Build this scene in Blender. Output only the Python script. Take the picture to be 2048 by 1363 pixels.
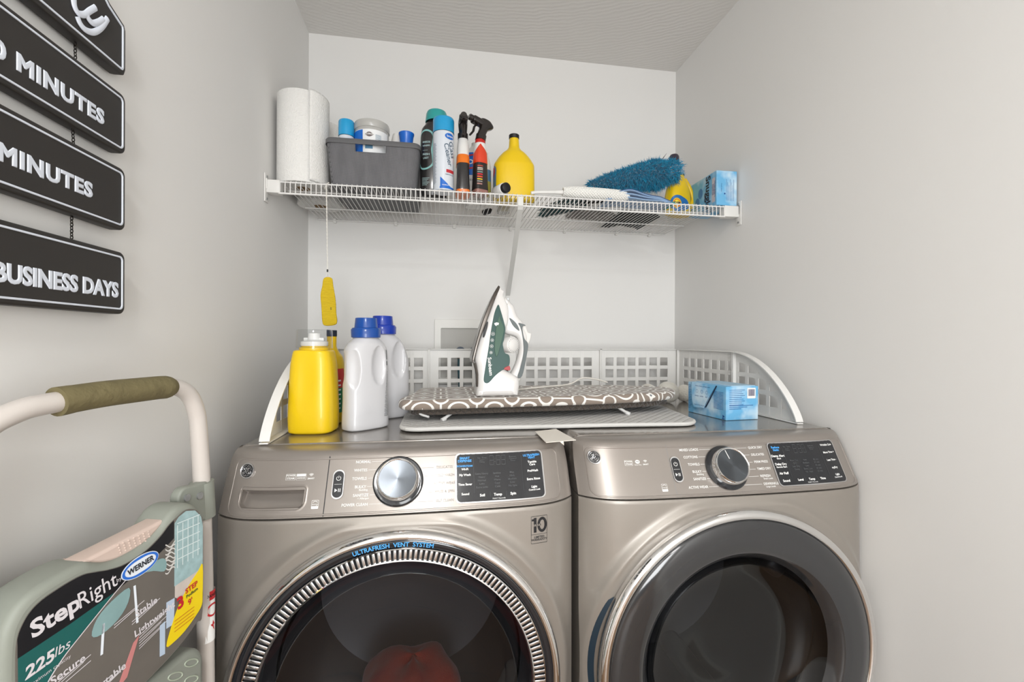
import bpy, bmesh, math, random
from math import pi, sin, cos, radians, sqrt, atan2, hypot
from mathutils import Vector, Matrix
random.seed(7)
for o in list(bpy.data.objects): bpy.data.objects.remove(o, do_unlink=True)
SC = bpy.context.scene; COL = SC.collection

# ---------------------------------------------------------------- camera, world, lights, exposure
CAM = Vector((0.50590, -1.83560, 1.22160)); FPX = 896.84
CR = Vector((0.98743731, -0.15794915, 0.00443006)); CU = Vector((-0.00422393, 0.00164073, 0.99998973)); CF = Vector((0.15795480, 0.98744588, -0.00095295))
cd = bpy.data.cameras.new('camera'); cam = bpy.data.objects.new('camera', cd); COL.objects.link(cam)
cd.sensor_width = 36; cd.lens = FPX * 36 / 2048; cd.clip_start = 0.02
m = Matrix((CR, CU, -CF)).transposed().to_4x4(); m.translation = CAM; cam.matrix_world = m
SC.camera = cam
SC.view_settings.view_transform = 'Standard'; SC.view_settings.look = 'None'
SC.view_settings.exposure = 0.06; SC.view_settings.gamma = 1.0; SC.view_settings.use_curve_mapping = False
w = bpy.data.worlds.new('world'); SC.world = w; w.use_nodes = True
w.node_tree.nodes['Background'].inputs[0].default_value = (1, 0.98, 0.95, 1); w.node_tree.nodes['Background'].inputs[1].default_value = 0.35

def area(name, loc, rot, sx, sy, power, col=(1, 1, 1)):
    l = bpy.data.lights.new(name, 'AREA'); l.shape = 'RECTANGLE'; l.size = sx; l.size_y = sy; l.energy = power; l.color = col
    o = bpy.data.objects.new(name, l); COL.objects.link(o); o.location = loc; o.rotation_euler = rot; return o
area('daylight_doorway', (0.75, -4.36, 1.25), (radians(90), 0, 0), 0.88, 1.6, 56, (.965, .985, .995))
area('ceiling_lamp_light', (0.45, -2.60, 2.31), (0, 0, 0), 0.30, 0.30, 20, (.985, .985, .975))

# ---------------------------------------------------------------- helpers
def at(u, v, Y):                                             # photo pixel -> point of the plane y = Y
    d = CF + CR * ((u - 1024) / FPX) - CU * ((v - 681.5) / FPX)
    return CAM + d * ((Y - CAM.y) / d.y)
def srgb(c):
    if isinstance(c, str): c = [int(c[i:i + 2], 16) / 255 for i in (0, 2, 4)]
    return tuple((x / 12.92 if x <= .04045 else ((x + .055) / 1.055) ** 2.4) for x in c)
class NT:
    def __init__(s, nt): s.nt = nt; s.x = 0
    def n(s, t, **kw):
        a = s.nt.nodes.new(t)
        for k, v in kw.items(): setattr(a, k, v)
        return a
    def l(s, a, b): s.nt.links.new(a, b)
    def m(s, op, a, b=None, c=None):
        n = s.n('ShaderNodeMath', operation=op)
        for i, v in enumerate((a, b, c)):
            if v is None: continue
            if isinstance(v, (int, float)): n.inputs[i].default_value = v
            else: s.l(v, n.inputs[i])
        return n.outputs[0]
    def mix(s, f, a, b):
        n = s.n('ShaderNodeMix', data_type='RGBA')
        if isinstance(f, (int, float)): n.inputs[0].default_value = f
        else: s.l(f, n.inputs[0])
        for i, v in ((6, a), (7, b)):
            if isinstance(v, tuple): n.inputs[i].default_value = (*v[:3], 1)
            else: s.l(v, n.inputs[i])
        return n.outputs[2]
MATS = {}
def mat(name, col, rough=.5, metal=0, coat=0, bump=None, var=None, emit=0, alpha=1, spec=.5, sheen=0, trans=0, ior=1.45):
    if name in MATS: return MATS[name]
    mt = bpy.data.materials.new(name); mt.use_nodes = True; T = NT(mt.node_tree); b = mt.node_tree.nodes['Principled BSDF']
    c = srgb(col); b.inputs['Base Color'].default_value = (*c, 1); b.inputs['Roughness'].default_value = rough; b.inputs['Metallic'].default_value = metal
    b.inputs['Coat Weight'].default_value = coat; b.inputs['Coat Roughness'].default_value = .08; b.inputs['Specular IOR Level'].default_value = spec
    b.inputs['Alpha'].default_value = alpha; b.inputs['Sheen Weight'].default_value = sheen; b.inputs['Transmission Weight'].default_value = trans; b.inputs['IOR'].default_value = ior
    if emit: b.inputs['Emission Color'].default_value = (*c, 1); b.inputs['Emission Strength'].default_value = emit
    tc = T.n('ShaderNodeTexCoord')
    if var:                                                  # (scale, amount): gentle mottling of the surface's own colour
        nz = T.n('ShaderNodeTexNoise'); nz.inputs['Scale'].default_value = var[0]; nz.inputs['Detail'].default_value = 4; T.l(tc.outputs['Object'], nz.inputs['Vector'])
        k = var[1]; T.l(T.mix(nz.outputs['Fac'], tuple(x * (1 - k) for x in c), tuple(min(1, x * (1 + k)) for x in c)), b.inputs['Base Color'])
    if bump:
        nz = T.n('ShaderNodeTexNoise'); nz.inputs['Scale'].default_value = bump[0]; nz.inputs['Detail'].default_value = 5; T.l(tc.outputs['Object'], nz.inputs['Vector'])
        bp = T.n('ShaderNodeBump'); bp.inputs['Strength'].default_value = bump[1]; bp.inputs['Distance'].default_value = bump[2] if len(bump) > 2 else .002
        T.l(nz.outputs['Fac'], bp.inputs['Height']); T.l(bp.outputs[0], b.inputs['Normal'])
    MATS[name] = mt; return mt
def tinted(name, tint, rough=.02, refl=1.0):                 # clear or smoked sheet: mirror-like at grazing angles, else see-through
    if name in MATS: return MATS[name]
    mt = bpy.data.materials.new(name); mt.use_nodes = True; T = NT(mt.node_tree); nt = mt.node_tree
    nt.nodes.remove(nt.nodes['Principled BSDF']); out = nt.nodes['Material Output']
    tr = T.n('ShaderNodeBsdfTransparent'); tr.inputs[0].default_value = (*srgb(tint), 1)
    gl = T.n('ShaderNodeBsdfGlossy'); gl.inputs[1].default_value = rough; gl.inputs[0].default_value = (refl, refl, refl, 1)
    fr = T.n('ShaderNodeFresnel'); gm = T.n('ShaderNodeNewGeometry'); T.l(T.m('ADD', T.m('MULTIPLY', gm.outputs['Backfacing'], 1 / 1.5 - 1.5), 1.5), fr.inputs[0]); mx = T.n('ShaderNodeMixShader')
    T.l(fr.outputs[0], mx.inputs[0]); T.l(tr.outputs[0], mx.inputs[1]); T.l(gl.outputs[0], mx.inputs[2]); T.l(mx.outputs[0], out.inputs[0])
    MATS[name] = mt; return mt

class MB:
    def __init__(s): s.v = []; s.f = []
    def add(s, vs, fs, M=None):
        k = len(s.v); s.v += [(M @ Vector(v)) if M else Vector(v) for v in vs]; s.f += [[i + k for i in f] for f in fs]; return s
    def bm(s, b, M=None):
        b.verts.ensure_lookup_table(); b.verts.index_update()
        s.add([v.co.copy() for v in b.verts], [[v.index for v in f.verts] for f in b.faces], M); b.free(); return s
    def box(s, a, b, r=0, seg=2, M=None):
        bm = bmesh.new(); bmesh.ops.create_cube(bm, size=1)
        for v in bm.verts: v.co = Vector([a[i] + (b[i] - a[i]) * (v.co[i] + .5) for i in range(3)])
        if r: bmesh.ops.bevel(bm, geom=bm.edges[:], offset=r, segments=seg, profile=.5, affect='EDGES')
        return s.bm(bm, M)
    def grid(s, fn, nu, nv, cu=False, cv=False, keep=None, M=None):
        vs = [fn(i / (nu - (0 if cu else 1)), j / (nv - (0 if cv else 1))) for j in range(nv) for i in range(nu)]
        fs = []
        for j in range(nv if cv else nv - 1):
            for i in range(nu if cu else nu - 1):
                if keep and not keep(i, j): continue
                i2 = (i + 1) % nu; j2 = (j + 1) % nv
                fs.append([j * nu + i, j * nu + i2, j2 * nu + i2, j2 * nu + i])
        return s.add(vs, fs, M)
    def lathe(s, prof, n=48, M=None, a0=0, a1=2 * pi, cap=False):        # (r, h) profile about local z
        full = abs(a1 - a0 - 2 * pi) < 1e-6; m_ = n if full else n + 1
        vs = []; fs = []
        for r, h in prof:
            for i in range(m_):
                a = a0 + (a1 - a0) * i / n; vs.append((r * cos(a), r * sin(a), h))
        for j in range(len(prof) - 1):
            for i in range(n):
                i2 = (i + 1) % m_ if full else i + 1
                fs.append([j * m_ + i, j * m_ + i2, (j + 1) * m_ + i2, (j + 1) * m_ + i])
        if full and cap:
            if prof[0][0] > 1e-6: fs.append(list(range(m_))[::-1])
            if prof[-1][0] > 1e-6: fs.append([(len(prof) - 1) * m_ + i for i in range(m_)])
        return s.add(vs, fs, M)
    def tube(s, pts, r, n=10, cap=True, flat=None, up=None):   # swept ring; r number or list; flat = (a, b) half axes
        pts = [Vector(p) for p in pts]; rings = []
        t = (pts[1] - pts[0]).normalized(); ref = Vector(up) if up else (Vector((0, 0, 1)) if abs(t.z) < .9 else Vector((1, 0, 0)))
        nrm = (ref - t * ref.dot(t)).normalized(); vs = []
        for i, p in enumerate(pts):
            t = ((pts[i + 1] if i + 1 < len(pts) else p) - (pts[i - 1] if i else p)).normalized()
            nrm = (nrm - t * nrm.dot(t)).normalized(); bn = t.cross(nrm)
            R = r[i] if isinstance(r, (list, tuple)) else r; a, b = flat if flat else (1, 1)
            for k in range(n):
                q = 2 * pi * k / n
                if flat and n == 4:
                    c_ = ((1, 1), (-1, 1), (-1, -1), (1, -1))[k]; vs.append(p + nrm * c_[0] * a * R + bn * c_[1] * b * R)
                else: vs.append(p + nrm * cos(q) * R * a + bn * sin(q) * R * b)
        fs = []
        for j in range(len(pts) - 1):
            for k in range(n): fs.append([j * n + k, j * n + (k + 1) % n, (j + 1) * n + (k + 1) % n, (j + 1) * n + k])
        if cap: fs.append(list(range(n))[::-1]); fs.append([(len(pts) - 1) * n + k for k in range(n)])
        return s.add(vs, fs)
    def cyl(s, p0, p1, r, n=16): return s.tube([p0, p1], r, n)
    def build(s, name, m_, parent=None, local=False, smooth=40, solid=None):
        me = bpy.data.meshes.new(name); vs = s.v
        if parent is not None and not local:
            R = root_of(parent); Mi = TM[R.name].inverted(); vs = [Mi @ v for v in vs]
        me.from_pydata([tuple(v) for v in vs], [], s.f); me.update()
        if smooth: me.shade_smooth(); me.set_sharp_from_angle(angle=radians(smooth))
        o = bpy.data.objects.new(name, me); COL.objects.link(o); me.materials.append(m_)
        if solid:
            md = o.modifiers.new('solid', 'SOLIDIFY'); md.thickness = solid; md.offset = 0
        if parent is not None: o.parent = parent
        return o
TM = {}; PAR = {}
def root_of(o):
    while o.parent: o = o.parent
    return o
def thing(name, label, cat, loc=(0, 0, 0), rz=0, group=None):
    o = bpy.data.objects.new(name, None); COL.objects.link(o); o.location = loc; o.rotation_euler = (0, 0, rz); o.empty_display_size = .02
    o['label'] = label; o['category'] = cat
    if group: o['group'] = group
    TM[o.name] = Matrix.Translation(loc) @ Matrix.Rotation(rz, 4, 'Z'); return o
def tag(o, label, cat, group=None):
    o['label'] = label; o['category'] = cat
    if group: o['group'] = group
    return o
def rebase(o, loc):                                          # put a single-mesh thing's origin at its base
    o.data.transform(Matrix.Translation(-Vector(loc))); o.location = loc; return o
def struct(o): o['kind'] = 'structure'; return o

def curve_geo(cu):
    o = bpy.data.objects.new('tmp', cu); COL.objects.link(o); dg = bpy.context.evaluated_depsgraph_get(); dg.update()
    me = bpy.data.meshes.new_from_object(o.evaluated_get(dg)); v = [tuple(x.co) for x in me.vertices]; f = [list(p.vertices) for p in me.polygons]
    bpy.data.objects.remove(o); bpy.data.curves.remove(cu); bpy.data.meshes.remove(me); return v, f
TC = {}
def text_geo(s, size, bold=0, ext=0, bev=0, sx=1, shear=0, align='CENTER', space=1):
    k = (s, size, bold, ext, bev, sx, shear, align, space)
    if k not in TC:
        cu = bpy.data.curves.new('t', 'FONT'); cu.body = s; cu.size = size; cu.offset = bold * size; cu.extrude = ext; cu.bevel_depth = bev; cu.bevel_resolution = 1
        cu.align_x = align; cu.align_y = 'CENTER' if '\n' not in s else 'CENTER'; cu.resolution_u = 3; cu.shear = shear; cu.space_character = space; cu.space_line = .85
        v, f = curve_geo(cu); TC[k] = ([(x * sx, y, z) for x, y, z in v], f)
    return TC[k]
def put_text(mb, s, size, fn, x=0, y=0, rot=0, **kw):        # fn(x, y, h) -> world
    v, f = text_geo(s, size, **kw); c, sn = cos(rot), sin(rot)
    mb.add([fn(x + a * c - b * sn, y + a * sn + b * c, h) for a, b, h in v], f)
def plate_geo(loops, th, bev=0, res=2):                      # filled outline(s) with thickness, rounded edges
    cu = bpy.data.curves.new('p', 'CURVE'); cu.dimensions = '2D'; cu.fill_mode = 'BOTH'; cu.extrude = max(th / 2 - bev, 0); cu.bevel_depth = bev; cu.bevel_resolution = res; cu.offset = -bev
    for L in loops:
        sp = cu.splines.new('POLY'); sp.points.add(len(L) - 1)
        for p, q in zip(sp.points, L): p.co = (q[0], q[1], 0, 1)
        sp.use_cyclic_u = True
    return curve_geo(cu)
def put_plate(mb, loops, th, fn, bev=0, res=2):
    v, f = plate_geo(loops, th, bev, res); mb.add([fn(a, b, h) for a, b, h in v], f)
def rrect(x0, y0, x1, y1, r, n=6):
    P = []
    for cx, cy, a in ((x1 - r, y1 - r, 0), (x0 + r, y1 - r, 90), (x0 + r, y0 + r, 180), (x1 - r, y0 + r, 270)):
        for i in range(n + 1):
            t = radians(a + 90 * i / n); P.append((cx + r * cos(t), cy + r * sin(t)))
    return P
def ell(cx, cy, rx, ry, n=32): return [(cx + rx * cos(2 * pi * i / n), cy + ry * sin(2 * pi * i / n)) for i in range(n)]
def smooth_poly(P, n=4):                                     # closed Catmull-Rom
    out = []; N = len(P)
    for i in range(N):
        a, b, c, d = [Vector((*P[(i + k) % N][:2], 0)) for k in (-1, 0, 1, 2)]
        for j in range(n):
            t = j / n; q = .5 * ((2 * b) + (c - a) * t + (2 * a - 5 * b + 4 * c - d) * t * t + (3 * b - a - 3 * c + d) * t ** 3); out.append((q.x, q.y))
    return out
def smooth_path(P, n=6):
    P = [Vector(p) for p in P]; out = []
    for i in range(len(P) - 1):
        a = P[i - 1] if i else P[0] * 2 - P[1]; b, c = P[i], P[i + 1]; d = P[i + 2] if i + 2 < len(P) else P[-1] * 2 - P[-2]
        for j in range(n):
            t = j / n; out.append(.5 * ((2 * b) + (c - a) * t + (2 * a - 5 * b + 4 * c - d) * t * t + (3 * b - a - 3 * c + d) * t ** 3))
    return out + [P[-1]]
class Loft:                                                  # sections (z, rx, ry, p, ox, oy), local frame, joined smoothly
    def __init__(s, secs): s.S = [tuple(q) + (2, 0, 0)[len(q) - 3:] if len(q) < 6 else tuple(q) for q in secs]
    def ev(s, z):
        S = s.S
        if z <= S[0][0]: return S[0]
        if z >= S[-1][0]: return S[-1]
        for i in range(len(S) - 1):
            if S[i][0] <= z <= S[i + 1][0] and S[i + 1][0] > S[i][0]:
                t = (z - S[i][0]) / (S[i + 1][0] - S[i][0]); h = S[i + 1][0] - S[i][0]; r = [z]
                for k in range(1, 6):
                    def sl(j):
                        if j <= 0 or j >= len(S) - 1: return 0 if k < 3 and 0 < len(S) < 3 else ((S[min(j + 1, len(S) - 1)][k] - S[max(j - 1, 0)][k]) / max(1e-6, S[min(j + 1, len(S) - 1)][0] - S[max(j - 1, 0)][0]))
                        d0 = (S[j][k] - S[j - 1][k]) / max(1e-6, S[j][0] - S[j - 1][0]); d1 = (S[j + 1][k] - S[j][k]) / max(1e-6, S[j + 1][0] - S[j][0])
                        return 0 if d0 * d1 <= 0 else 2 * d0 * d1 / (d0 + d1)
                    a, b = S[i][k], S[i + 1][k]; ma, mb_ = sl(i) * h, sl(i + 1) * h
                    r.append(a * (2 * t ** 3 - 3 * t * t + 1) + ma * (t ** 3 - 2 * t * t + t) + b * (3 * t * t - 2 * t ** 3) + mb_ * (t ** 3 - t * t))
                return r
        return S[-1]
    def pt(s, th, z, off=0, q=None):
        z_, rx, ry, p, ox, oy = q or s.ev(z); c, n = cos(th), sin(th)
        x = rx * math.copysign(abs(c) ** (2 / p), c); y = ry * math.copysign(abs(n) ** (2 / p), n)
        L = hypot(c, n) or 1
        return Vector((ox + x + off * c / L, oy + y + off * n / L, z))
    def mesh(s, mb, n=48, sub=5, disp=None, M=None, caps=True):
        zs = []
        for i in range(len(s.S) - 1):
            a, b = s.S[i][0], s.S[i + 1][0]; k = max(1, min(sub, int((b - a) / .0012)))
            zs += [a + (b - a) * j / k for j in range(k)]
        zs.append(s.S[-1][0]); vs = []
        for z in zs:
            q = s.ev(z)
            for i in range(n):
                th = 2 * pi * i / n; P = s.pt(th, z, 0, q)
                if disp: P = disp(P, th, z)
                vs.append(P)
        fs = [[j * n + i, j * n + (i + 1) % n, (j + 1) * n + (i + 1) % n, (j + 1) * n + i] for j in range(len(zs) - 1) for i in range(n)]
        if caps: fs += [list(range(n))[::-1], [(len(zs) - 1) * n + i for i in range(n)]]
        return mb.add(vs, fs, M)
    def decal(s, mb, th0, z0, loops, off=.0005, nx=10):       # loops in metres, x along the surface, y up from z0
        v, f = plate_geo(loops, 0, 0)
        # refine by a grid clipped to the outline's box when the outline is a plain 4-point rectangle
        fn = s.wrap(th0, z0, off); mb.add([fn(a, b, 0) for a, b, h in v], f)
    def wrap(s, th0, z0, off=.0006):
        def fn(x, y, h):
            q = s.ev(z0 + y); # walk the perimeter for the angle
            r = (q[1] + q[2]) / 2; return s.pt(th0 + x / r, z0 + y, off + h)
        return fn
    def patch(s, mb, th0, th1, z0, z1, off=.0005, n=16, k=10, inside=None):
        def keep(i, j):
            if not inside: return True
            return inside((i + .5) / (n - 1), (j + .5) / (k - 1))
        mb.grid(lambda a, b: s.pt(th0 + (th1 - th0) * a, z0 + (z1 - z0) * b, off), n, k, keep=keep)
def star(mb, fn, loop, cx=0, cy=0, rings=5, h=0, M=None):     # filled star-shaped patch that follows a curved map
    n = len(loop); vs = [fn(cx, cy, h)]; fs = []
    for r in range(1, rings + 1):
        for x, y in loop: vs.append(fn(cx + (x - cx) * r / rings, cy + (y - cy) * r / rings, h))
    for i in range(n): fs.append([0, 1 + i, 1 + (i + 1) % n])
    for r in range(1, rings):
        for i in range(n):
            a = 1 + (r - 1) * n; b = 1 + r * n; fs.append([a + i, b + i, b + (i + 1) % n, a + (i + 1) % n])
    mb.add(vs, fs, M)
def dense(loop, d):
    out = []
    for i in range(len(loop)):
        a, b = loop[i], loop[(i + 1) % len(loop)]; k = max(1, int(hypot(b[0] - a[0], b[1] - a[1]) / d))
        out += [(a[0] + (b[0] - a[0]) * j / k, a[1] + (b[1] - a[1]) * j / k) for j in range(k)]
    return out
def band(mb, fn, loop, w, cx, cy, h=0):                      # outline stroke of width w
    n = len(loop); vs = []
    for x, y in loop:
        L = hypot(x - cx, y - cy) or 1; vs += [fn(x, y, h), fn(x - (x - cx) / L * w, y - (y - cy) / L * w, h)]
    mb.add(vs, [[2 * i, 2 * ((i + 1) % n), 2 * ((i + 1) % n) + 1, 2 * i + 1] for i in range(n)])

# ---------------------------------------------------------------- room
W, HC, YB = 1.524, 2.405, -4.4
M_wall = mat('wall_paint', 'E9E8E6', .75, bump=(260, .10, .001), spec=.25)
M_ceil = mat('ceiling_paint', 'E2E0DD', .85, spec=.2)
T = NT(M_ceil.node_tree); tc = T.n('ShaderNodeTexCoord'); wv = T.n('ShaderNodeTexWave', wave_type='RINGS', rings_direction='Z'); mp = T.n('ShaderNodeMapping')
mp.inputs['Location'].default_value = (-.55, 1.6, 0); T.l(tc.outputs['Object'], mp.inputs[0]); T.l(mp.outputs[0], wv.inputs[0]); wv.inputs['Scale'].default_value = 18; wv.inputs['Distortion'].default_value = 6; wv.inputs['Detail'].default_value = 3
nz = T.n('ShaderNodeTexNoise'); nz.inputs['Scale'].default_value = 4; T.l(tc.outputs['Object'], nz.inputs[0])
bp = T.n('ShaderNodeBump'); bp.inputs['Strength'].default_value = .35; bp.inputs['Distance'].default_value = .002
T.l(T.m('MULTIPLY', wv.outputs['Fac'], nz.outputs['Fac']), bp.inputs['Height']); T.l(bp.outputs[0], M_ceil.node_tree.nodes['Principled BSDF'].inputs['Normal'])
M_floor = mat('vinyl_plank', '8A6F55', .4)
T = NT(M_floor.node_tree); b = M_floor.node_tree.nodes['Principled BSDF']; tc = T.n('ShaderNodeTexCoord'); br = T.n('ShaderNodeTexBrick')
br.inputs['Scale'].default_value = 1; br.inputs['Brick Width'].default_value = .9; br.inputs['Row Height'].default_value = .15; br.inputs['Mortar Size'].default_value = .002
for k, c in (('Color1', '8A6F55'), ('Color2', '7A5E46'), ('Mortar', '3E3026')): br.inputs[k].default_value = (*srgb(c), 1)
T.l(tc.outputs['Object'], br.inputs[0]); T.l(br.outputs[0], b.inputs['Base Color'])
M_trim = mat('trim_white', 'E9E7E2', .4)
def wallbox(name, a, b, m_): return struct(MB().box(a, b).build(name, m_, smooth=0))
wallbox('wall_back', (-.1, 0, 0), (W + .1, .1, HC), M_wall)
wallbox('wall_left', (-.1, YB, 0), (0, 0, HC), M_wall)
wallbox('wall_right', (W, YB, 0), (W + .1, 0, HC), M_wall)
wallbox('ceiling', (-.1, YB, HC), (W + .1, .1, HC + .1), M_ceil)
wallbox('floor', (-.1, YB, -.1), (W + .1, .1, 0), M_floor)
# wall behind the photographer, with an open doorway
mb = MB().box((-.1, YB - .1, 0), (.3, YB, HC)).box((1.2, YB - .1, 0), (W + .1, YB, HC)).box((.3, YB - .1, 2.05), (1.2, YB, HC))
struct(mb.build('wall_front', M_wall, smooth=0))
mb = MB().box((.22, YB, 0), (.3, YB + .02, 2.05), .004).box((1.2, YB, 0), (1.28, YB + .02, 2.05), .004).box((.22, YB, 2.05), (1.28, YB + .02, 2.13), .004)
struct(mb.build('trim_1', M_trim))
for nm, a, b_ in (('baseboard_left', (0, YB, 0), (.014, -.9, .11)), ('baseboard_right', (W - .014, YB, 0), (W, -.9, .11))):
    struct(MB().box(a, b_, .003).build(nm, M_trim))
M_globe = mat('lamp_globe', 'FFF4E6', .4, emit=6)
t = thing('ceiling_lamp', 'round white glass flush ceiling lamp behind the photographer', 'lamp', (.45, -2.60, HC))
MB().lathe([(.15, 0), (.15, -.018), (.14, -.022), (0, -.022)], 40).build('lamp_base', M_trim, t, local=True)
MB().lathe([(.125, -.022), (.12, -.045), (.09, -.06), (0, -.066)], 40).build('lamp_shade', M_globe, t, local=True)

# ---------------------------------------------------------------- washing machine and dryer
M_body = mat('satin_nickel_body', '969089', .38, metal=.45, coat=.15)
M_panel = mat('satin_nickel_panel', '958E88', .33, metal=.45, coat=.15)
M_lid = mat('satin_nickel_lid', '97918B', .22, metal=.55, coat=.5)
M_chrome = mat('chrome', 'E6E6E6', .04, metal=1)
M_chromeb = mat('brushed_chrome', 'D8D8DA', .22, metal=1)
M_gblack = mat('gloss_black', '1B1D22', .12, coat=.5)
M_black = mat('matte_black', '17171A', .5)
M_white = mat('white_print', 'F0F0EE', .5)
M_grey = mat('grey_print', '8C8A88', .5)
M_dim = mat('dim_print', '4E5052', .5)
M_blue = mat('blue_print', '4FA8F0', .5)
M_dark = mat('drum_steel', '77787B', .4, metal=.6)
M_smoke = tinted('smoked_glass', 'B4B6BA', .02)
M_smoke2 = mat('dark_door_glass', '2B2C2E', .10, coat=.6, spec=.6)
M_core = mat('shadow_gap_plastic', '101012', .8)
WM = .711; HW = WM / 2; ZB, ZT = .884, .990; YPB, YPT = -.938, -.880; PL = hypot(ZT - ZB, YPT - YPB)
dY, dZ = (YPT - YPB) / PL, (ZT - ZB) / PL
def bow(t): return .010 * t * t + .045 * min(abs(t), 1.02) ** 9
def pan(xc):                                                 # sloping fascia: x across, y up the slope, h out
    def fn(x, y, h):
        return Vector((xc + x, YPB + dY * y + bow(x / HW) - h * dZ, ZB + dZ * y + h * dY * 1.0 + 0))
    return fn
def machine(xc, washer):
    nm = 'washing_machine' if washer else 'clothes_dryer'
    lab = ('champagne front load washer with slotted vent ring door, left of the pair' if washer else 'champagne front load dryer with plain dark round door, right of the pair')
    t = thing(nm, lab, 'washing machine' if washer else 'dryer', (xc, -.5, 0), 0)
    yb = -.10
    DC = (-.004, .540) if washer else (-.002, .527); DR = .316 if washer else .328
    HALO = DR + .021
    def yf(z): return -.940 - .006 * sin(pi * min(1, max(0, (.8802 - z) / .8802)))
    # cabinet: front skin with raised halo round the door, sides, base
    NU, NVv = 250, 230; mb = MB()
    def ux(u): return HW * math.copysign(1 - (1 - abs(2 * u - 1)) ** 1.35, 2 * u - 1)
    def front(u, v):
        x = ux(u); z = .8802 * (1 - v); y = yf(z) + bow(x / HW); r = hypot(x - DC[0], z - DC[1])
        fd = min(1, max(0, (.8802 - z) / .022)); fd = fd * fd * (3 - 2 * fd)
        y -= fd * (.009 * math.exp(-((r - HALO) / .012) ** 2) if r > HALO else .009 - .004 * min(1, (HALO - r) / .02))
        if v == 0: y += .0012
        return Vector((xc + x, y, z))
    def keep(i, j):
        x = ux((i + .5) / (NU - 1)); z = .8802 * (1 - (j + .5) / (NVv - 1)); return hypot(x - DC[0], z - DC[1]) > DR - .022
    mb.grid(front, NU, NVv, keep=keep)
    for s in (-1, 1):
        mb.grid(lambda a, b_: Vector((xc + s * HW, (front(.5 + s * .5, b_).y) * (1 - a) + yb * a, .8802 * (1 - b_))), 2, 30)
    mb.add([(xc - HW, yb, 0), (xc + HW, yb, 0), (xc + HW, yb, .8802), (xc - HW, yb, .8802)], [[0, 1, 2, 3]])
    mb.grid(lambda a, b_: Vector((front(a, 0).x, front(a, 0).y * (1 - b_) + yb * b_, .8802)), 60, 2)
    mb.build('cabinet', M_body, t, smooth=50)
    MB().box((xc - HW + .012, -.800, .87), (xc + HW - .012, yb, .97)).build('inner_frame', M_core, t)
    # upper housing: sloping fascia, rounded top lip and corners
    prof = [(-.900, .8815, 0), (-.930, .8815, 0), (-.9375, .8835, 0)] + [(YPB + dY * y, ZB + dZ * y, .0045 * max(0, (y - .06) / .06) ** 2) for y in [.112 * k / 30 for k in range(31)]]
    prof += [(YPT - .0005, .9895, .0055), (YPT + .004, .9935, .008), (YPT + .010, .9960, .010), (YPT + .020, .9975, .012), (-.822, .9985, .013), (-.818, .9965, .013), (-.8175, .985, .013)]
    mb = MB(); NX = 200
    def px(u): return math.copysign(1 - (1 - abs(2 * u - 1)) ** 1.4, 2 * u - 1)
    vs = [Vector((xc + px(i / NX) * (HW - q[2]), q[0] + bow(px(i / NX)) * (1 if q[0] < -.83 else .25), q[1])) for q in prof for i in range(NX + 1)]
    def scoop(p):
        if not washer: return False
        y = (p.z - ZB) / dZ; x = p.x - xc; return abs(x + .2488) < .0588 and abs(y - .0362) < .0175 and -.880 > p.y
    fs = []
    for j in range(len(prof) - 1):
        for i in range(NX):
            f = [j * (NX + 1) + i, j * (NX + 1) + i + 1, (j + 1) * (NX + 1) + i + 1, (j + 1) * (NX + 1) + i]
            if not (j > 3 and scoop((vs[f[0]] + vs[f[2]]) / 2)): fs.append(f)
    mb.add(vs, fs)
    for e in (0, NX):                                        # side cheeks run straight back to the lid
        P = []
        for j in range(2, len(prof) - 2): q = vs[j * (NX + 1) + e]; P += [q, Vector((q.x, -.8165, q.z))]
        mb.add(P, [[2 * i, 2 * i + 1, 2 * i + 3, 2 * i + 2] for i in range(len(P) // 2 - 1)])
    mb.build('control_housing', M_panel, t, smooth=35)
    # lid: flat with rounded side edges
    mb = MB(); sec = [(-HW, .8815), (-HW, .955), (-HW + .0015, .972), (-HW + .005, .984), (-HW + .010, .9925), (-HW + .018, .9985), (-HW + .026, 1.0)]; sec = sec + [(-a, b_) for a, b_ in sec[::-1]]
    ys = [-.8185, -.8175, -.8160, yb + .004, yb]
    dz = [-.006, -.0012, 0, 0, -.006]
    n = len(sec); mb.add([(xc + a, y, z + d) for y, d in zip(ys, dz) for a, z in sec], [[j * n + i, j * n + i + 1, (j + 1) * n + i + 1, (j + 1) * n + i] for j in range(4) for i in range(n - 1)] + [list(range(n)), list(range(4 * n, 5 * n))])
    mb.build('lid', M_lid, t, smooth=35)
    F = pan(xc)
    # fascia inlay with a fine raised border
    mb = MB(); L = dense(rrect(-.335, .002, .329, .1125, .018), .012)
    for (sx0, sx1) in ((-.335, -.1500), (-.1485, .329)):
        nx = 26
        mb.grid(lambda a, b_: F(sx0 + (sx1 - sx0) * a, .002 + .1105 * b_, .0006 if True else 0), nx, 12,
                keep=lambda i, j, sx0=sx0, sx1=sx1, nx=nx: not (washer and sx0 < -.3 and -.313 < sx0 + (sx1 - sx0) * (i + .5) / (nx - 1) < -.186 and .014 < .002 + .1105 * (j + .5) / 11 < .058))
    if not washer:
        mb.build('fascia_plate', M_panel, t, smooth=60)
    mbl = MB(); n = len(L)
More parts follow.
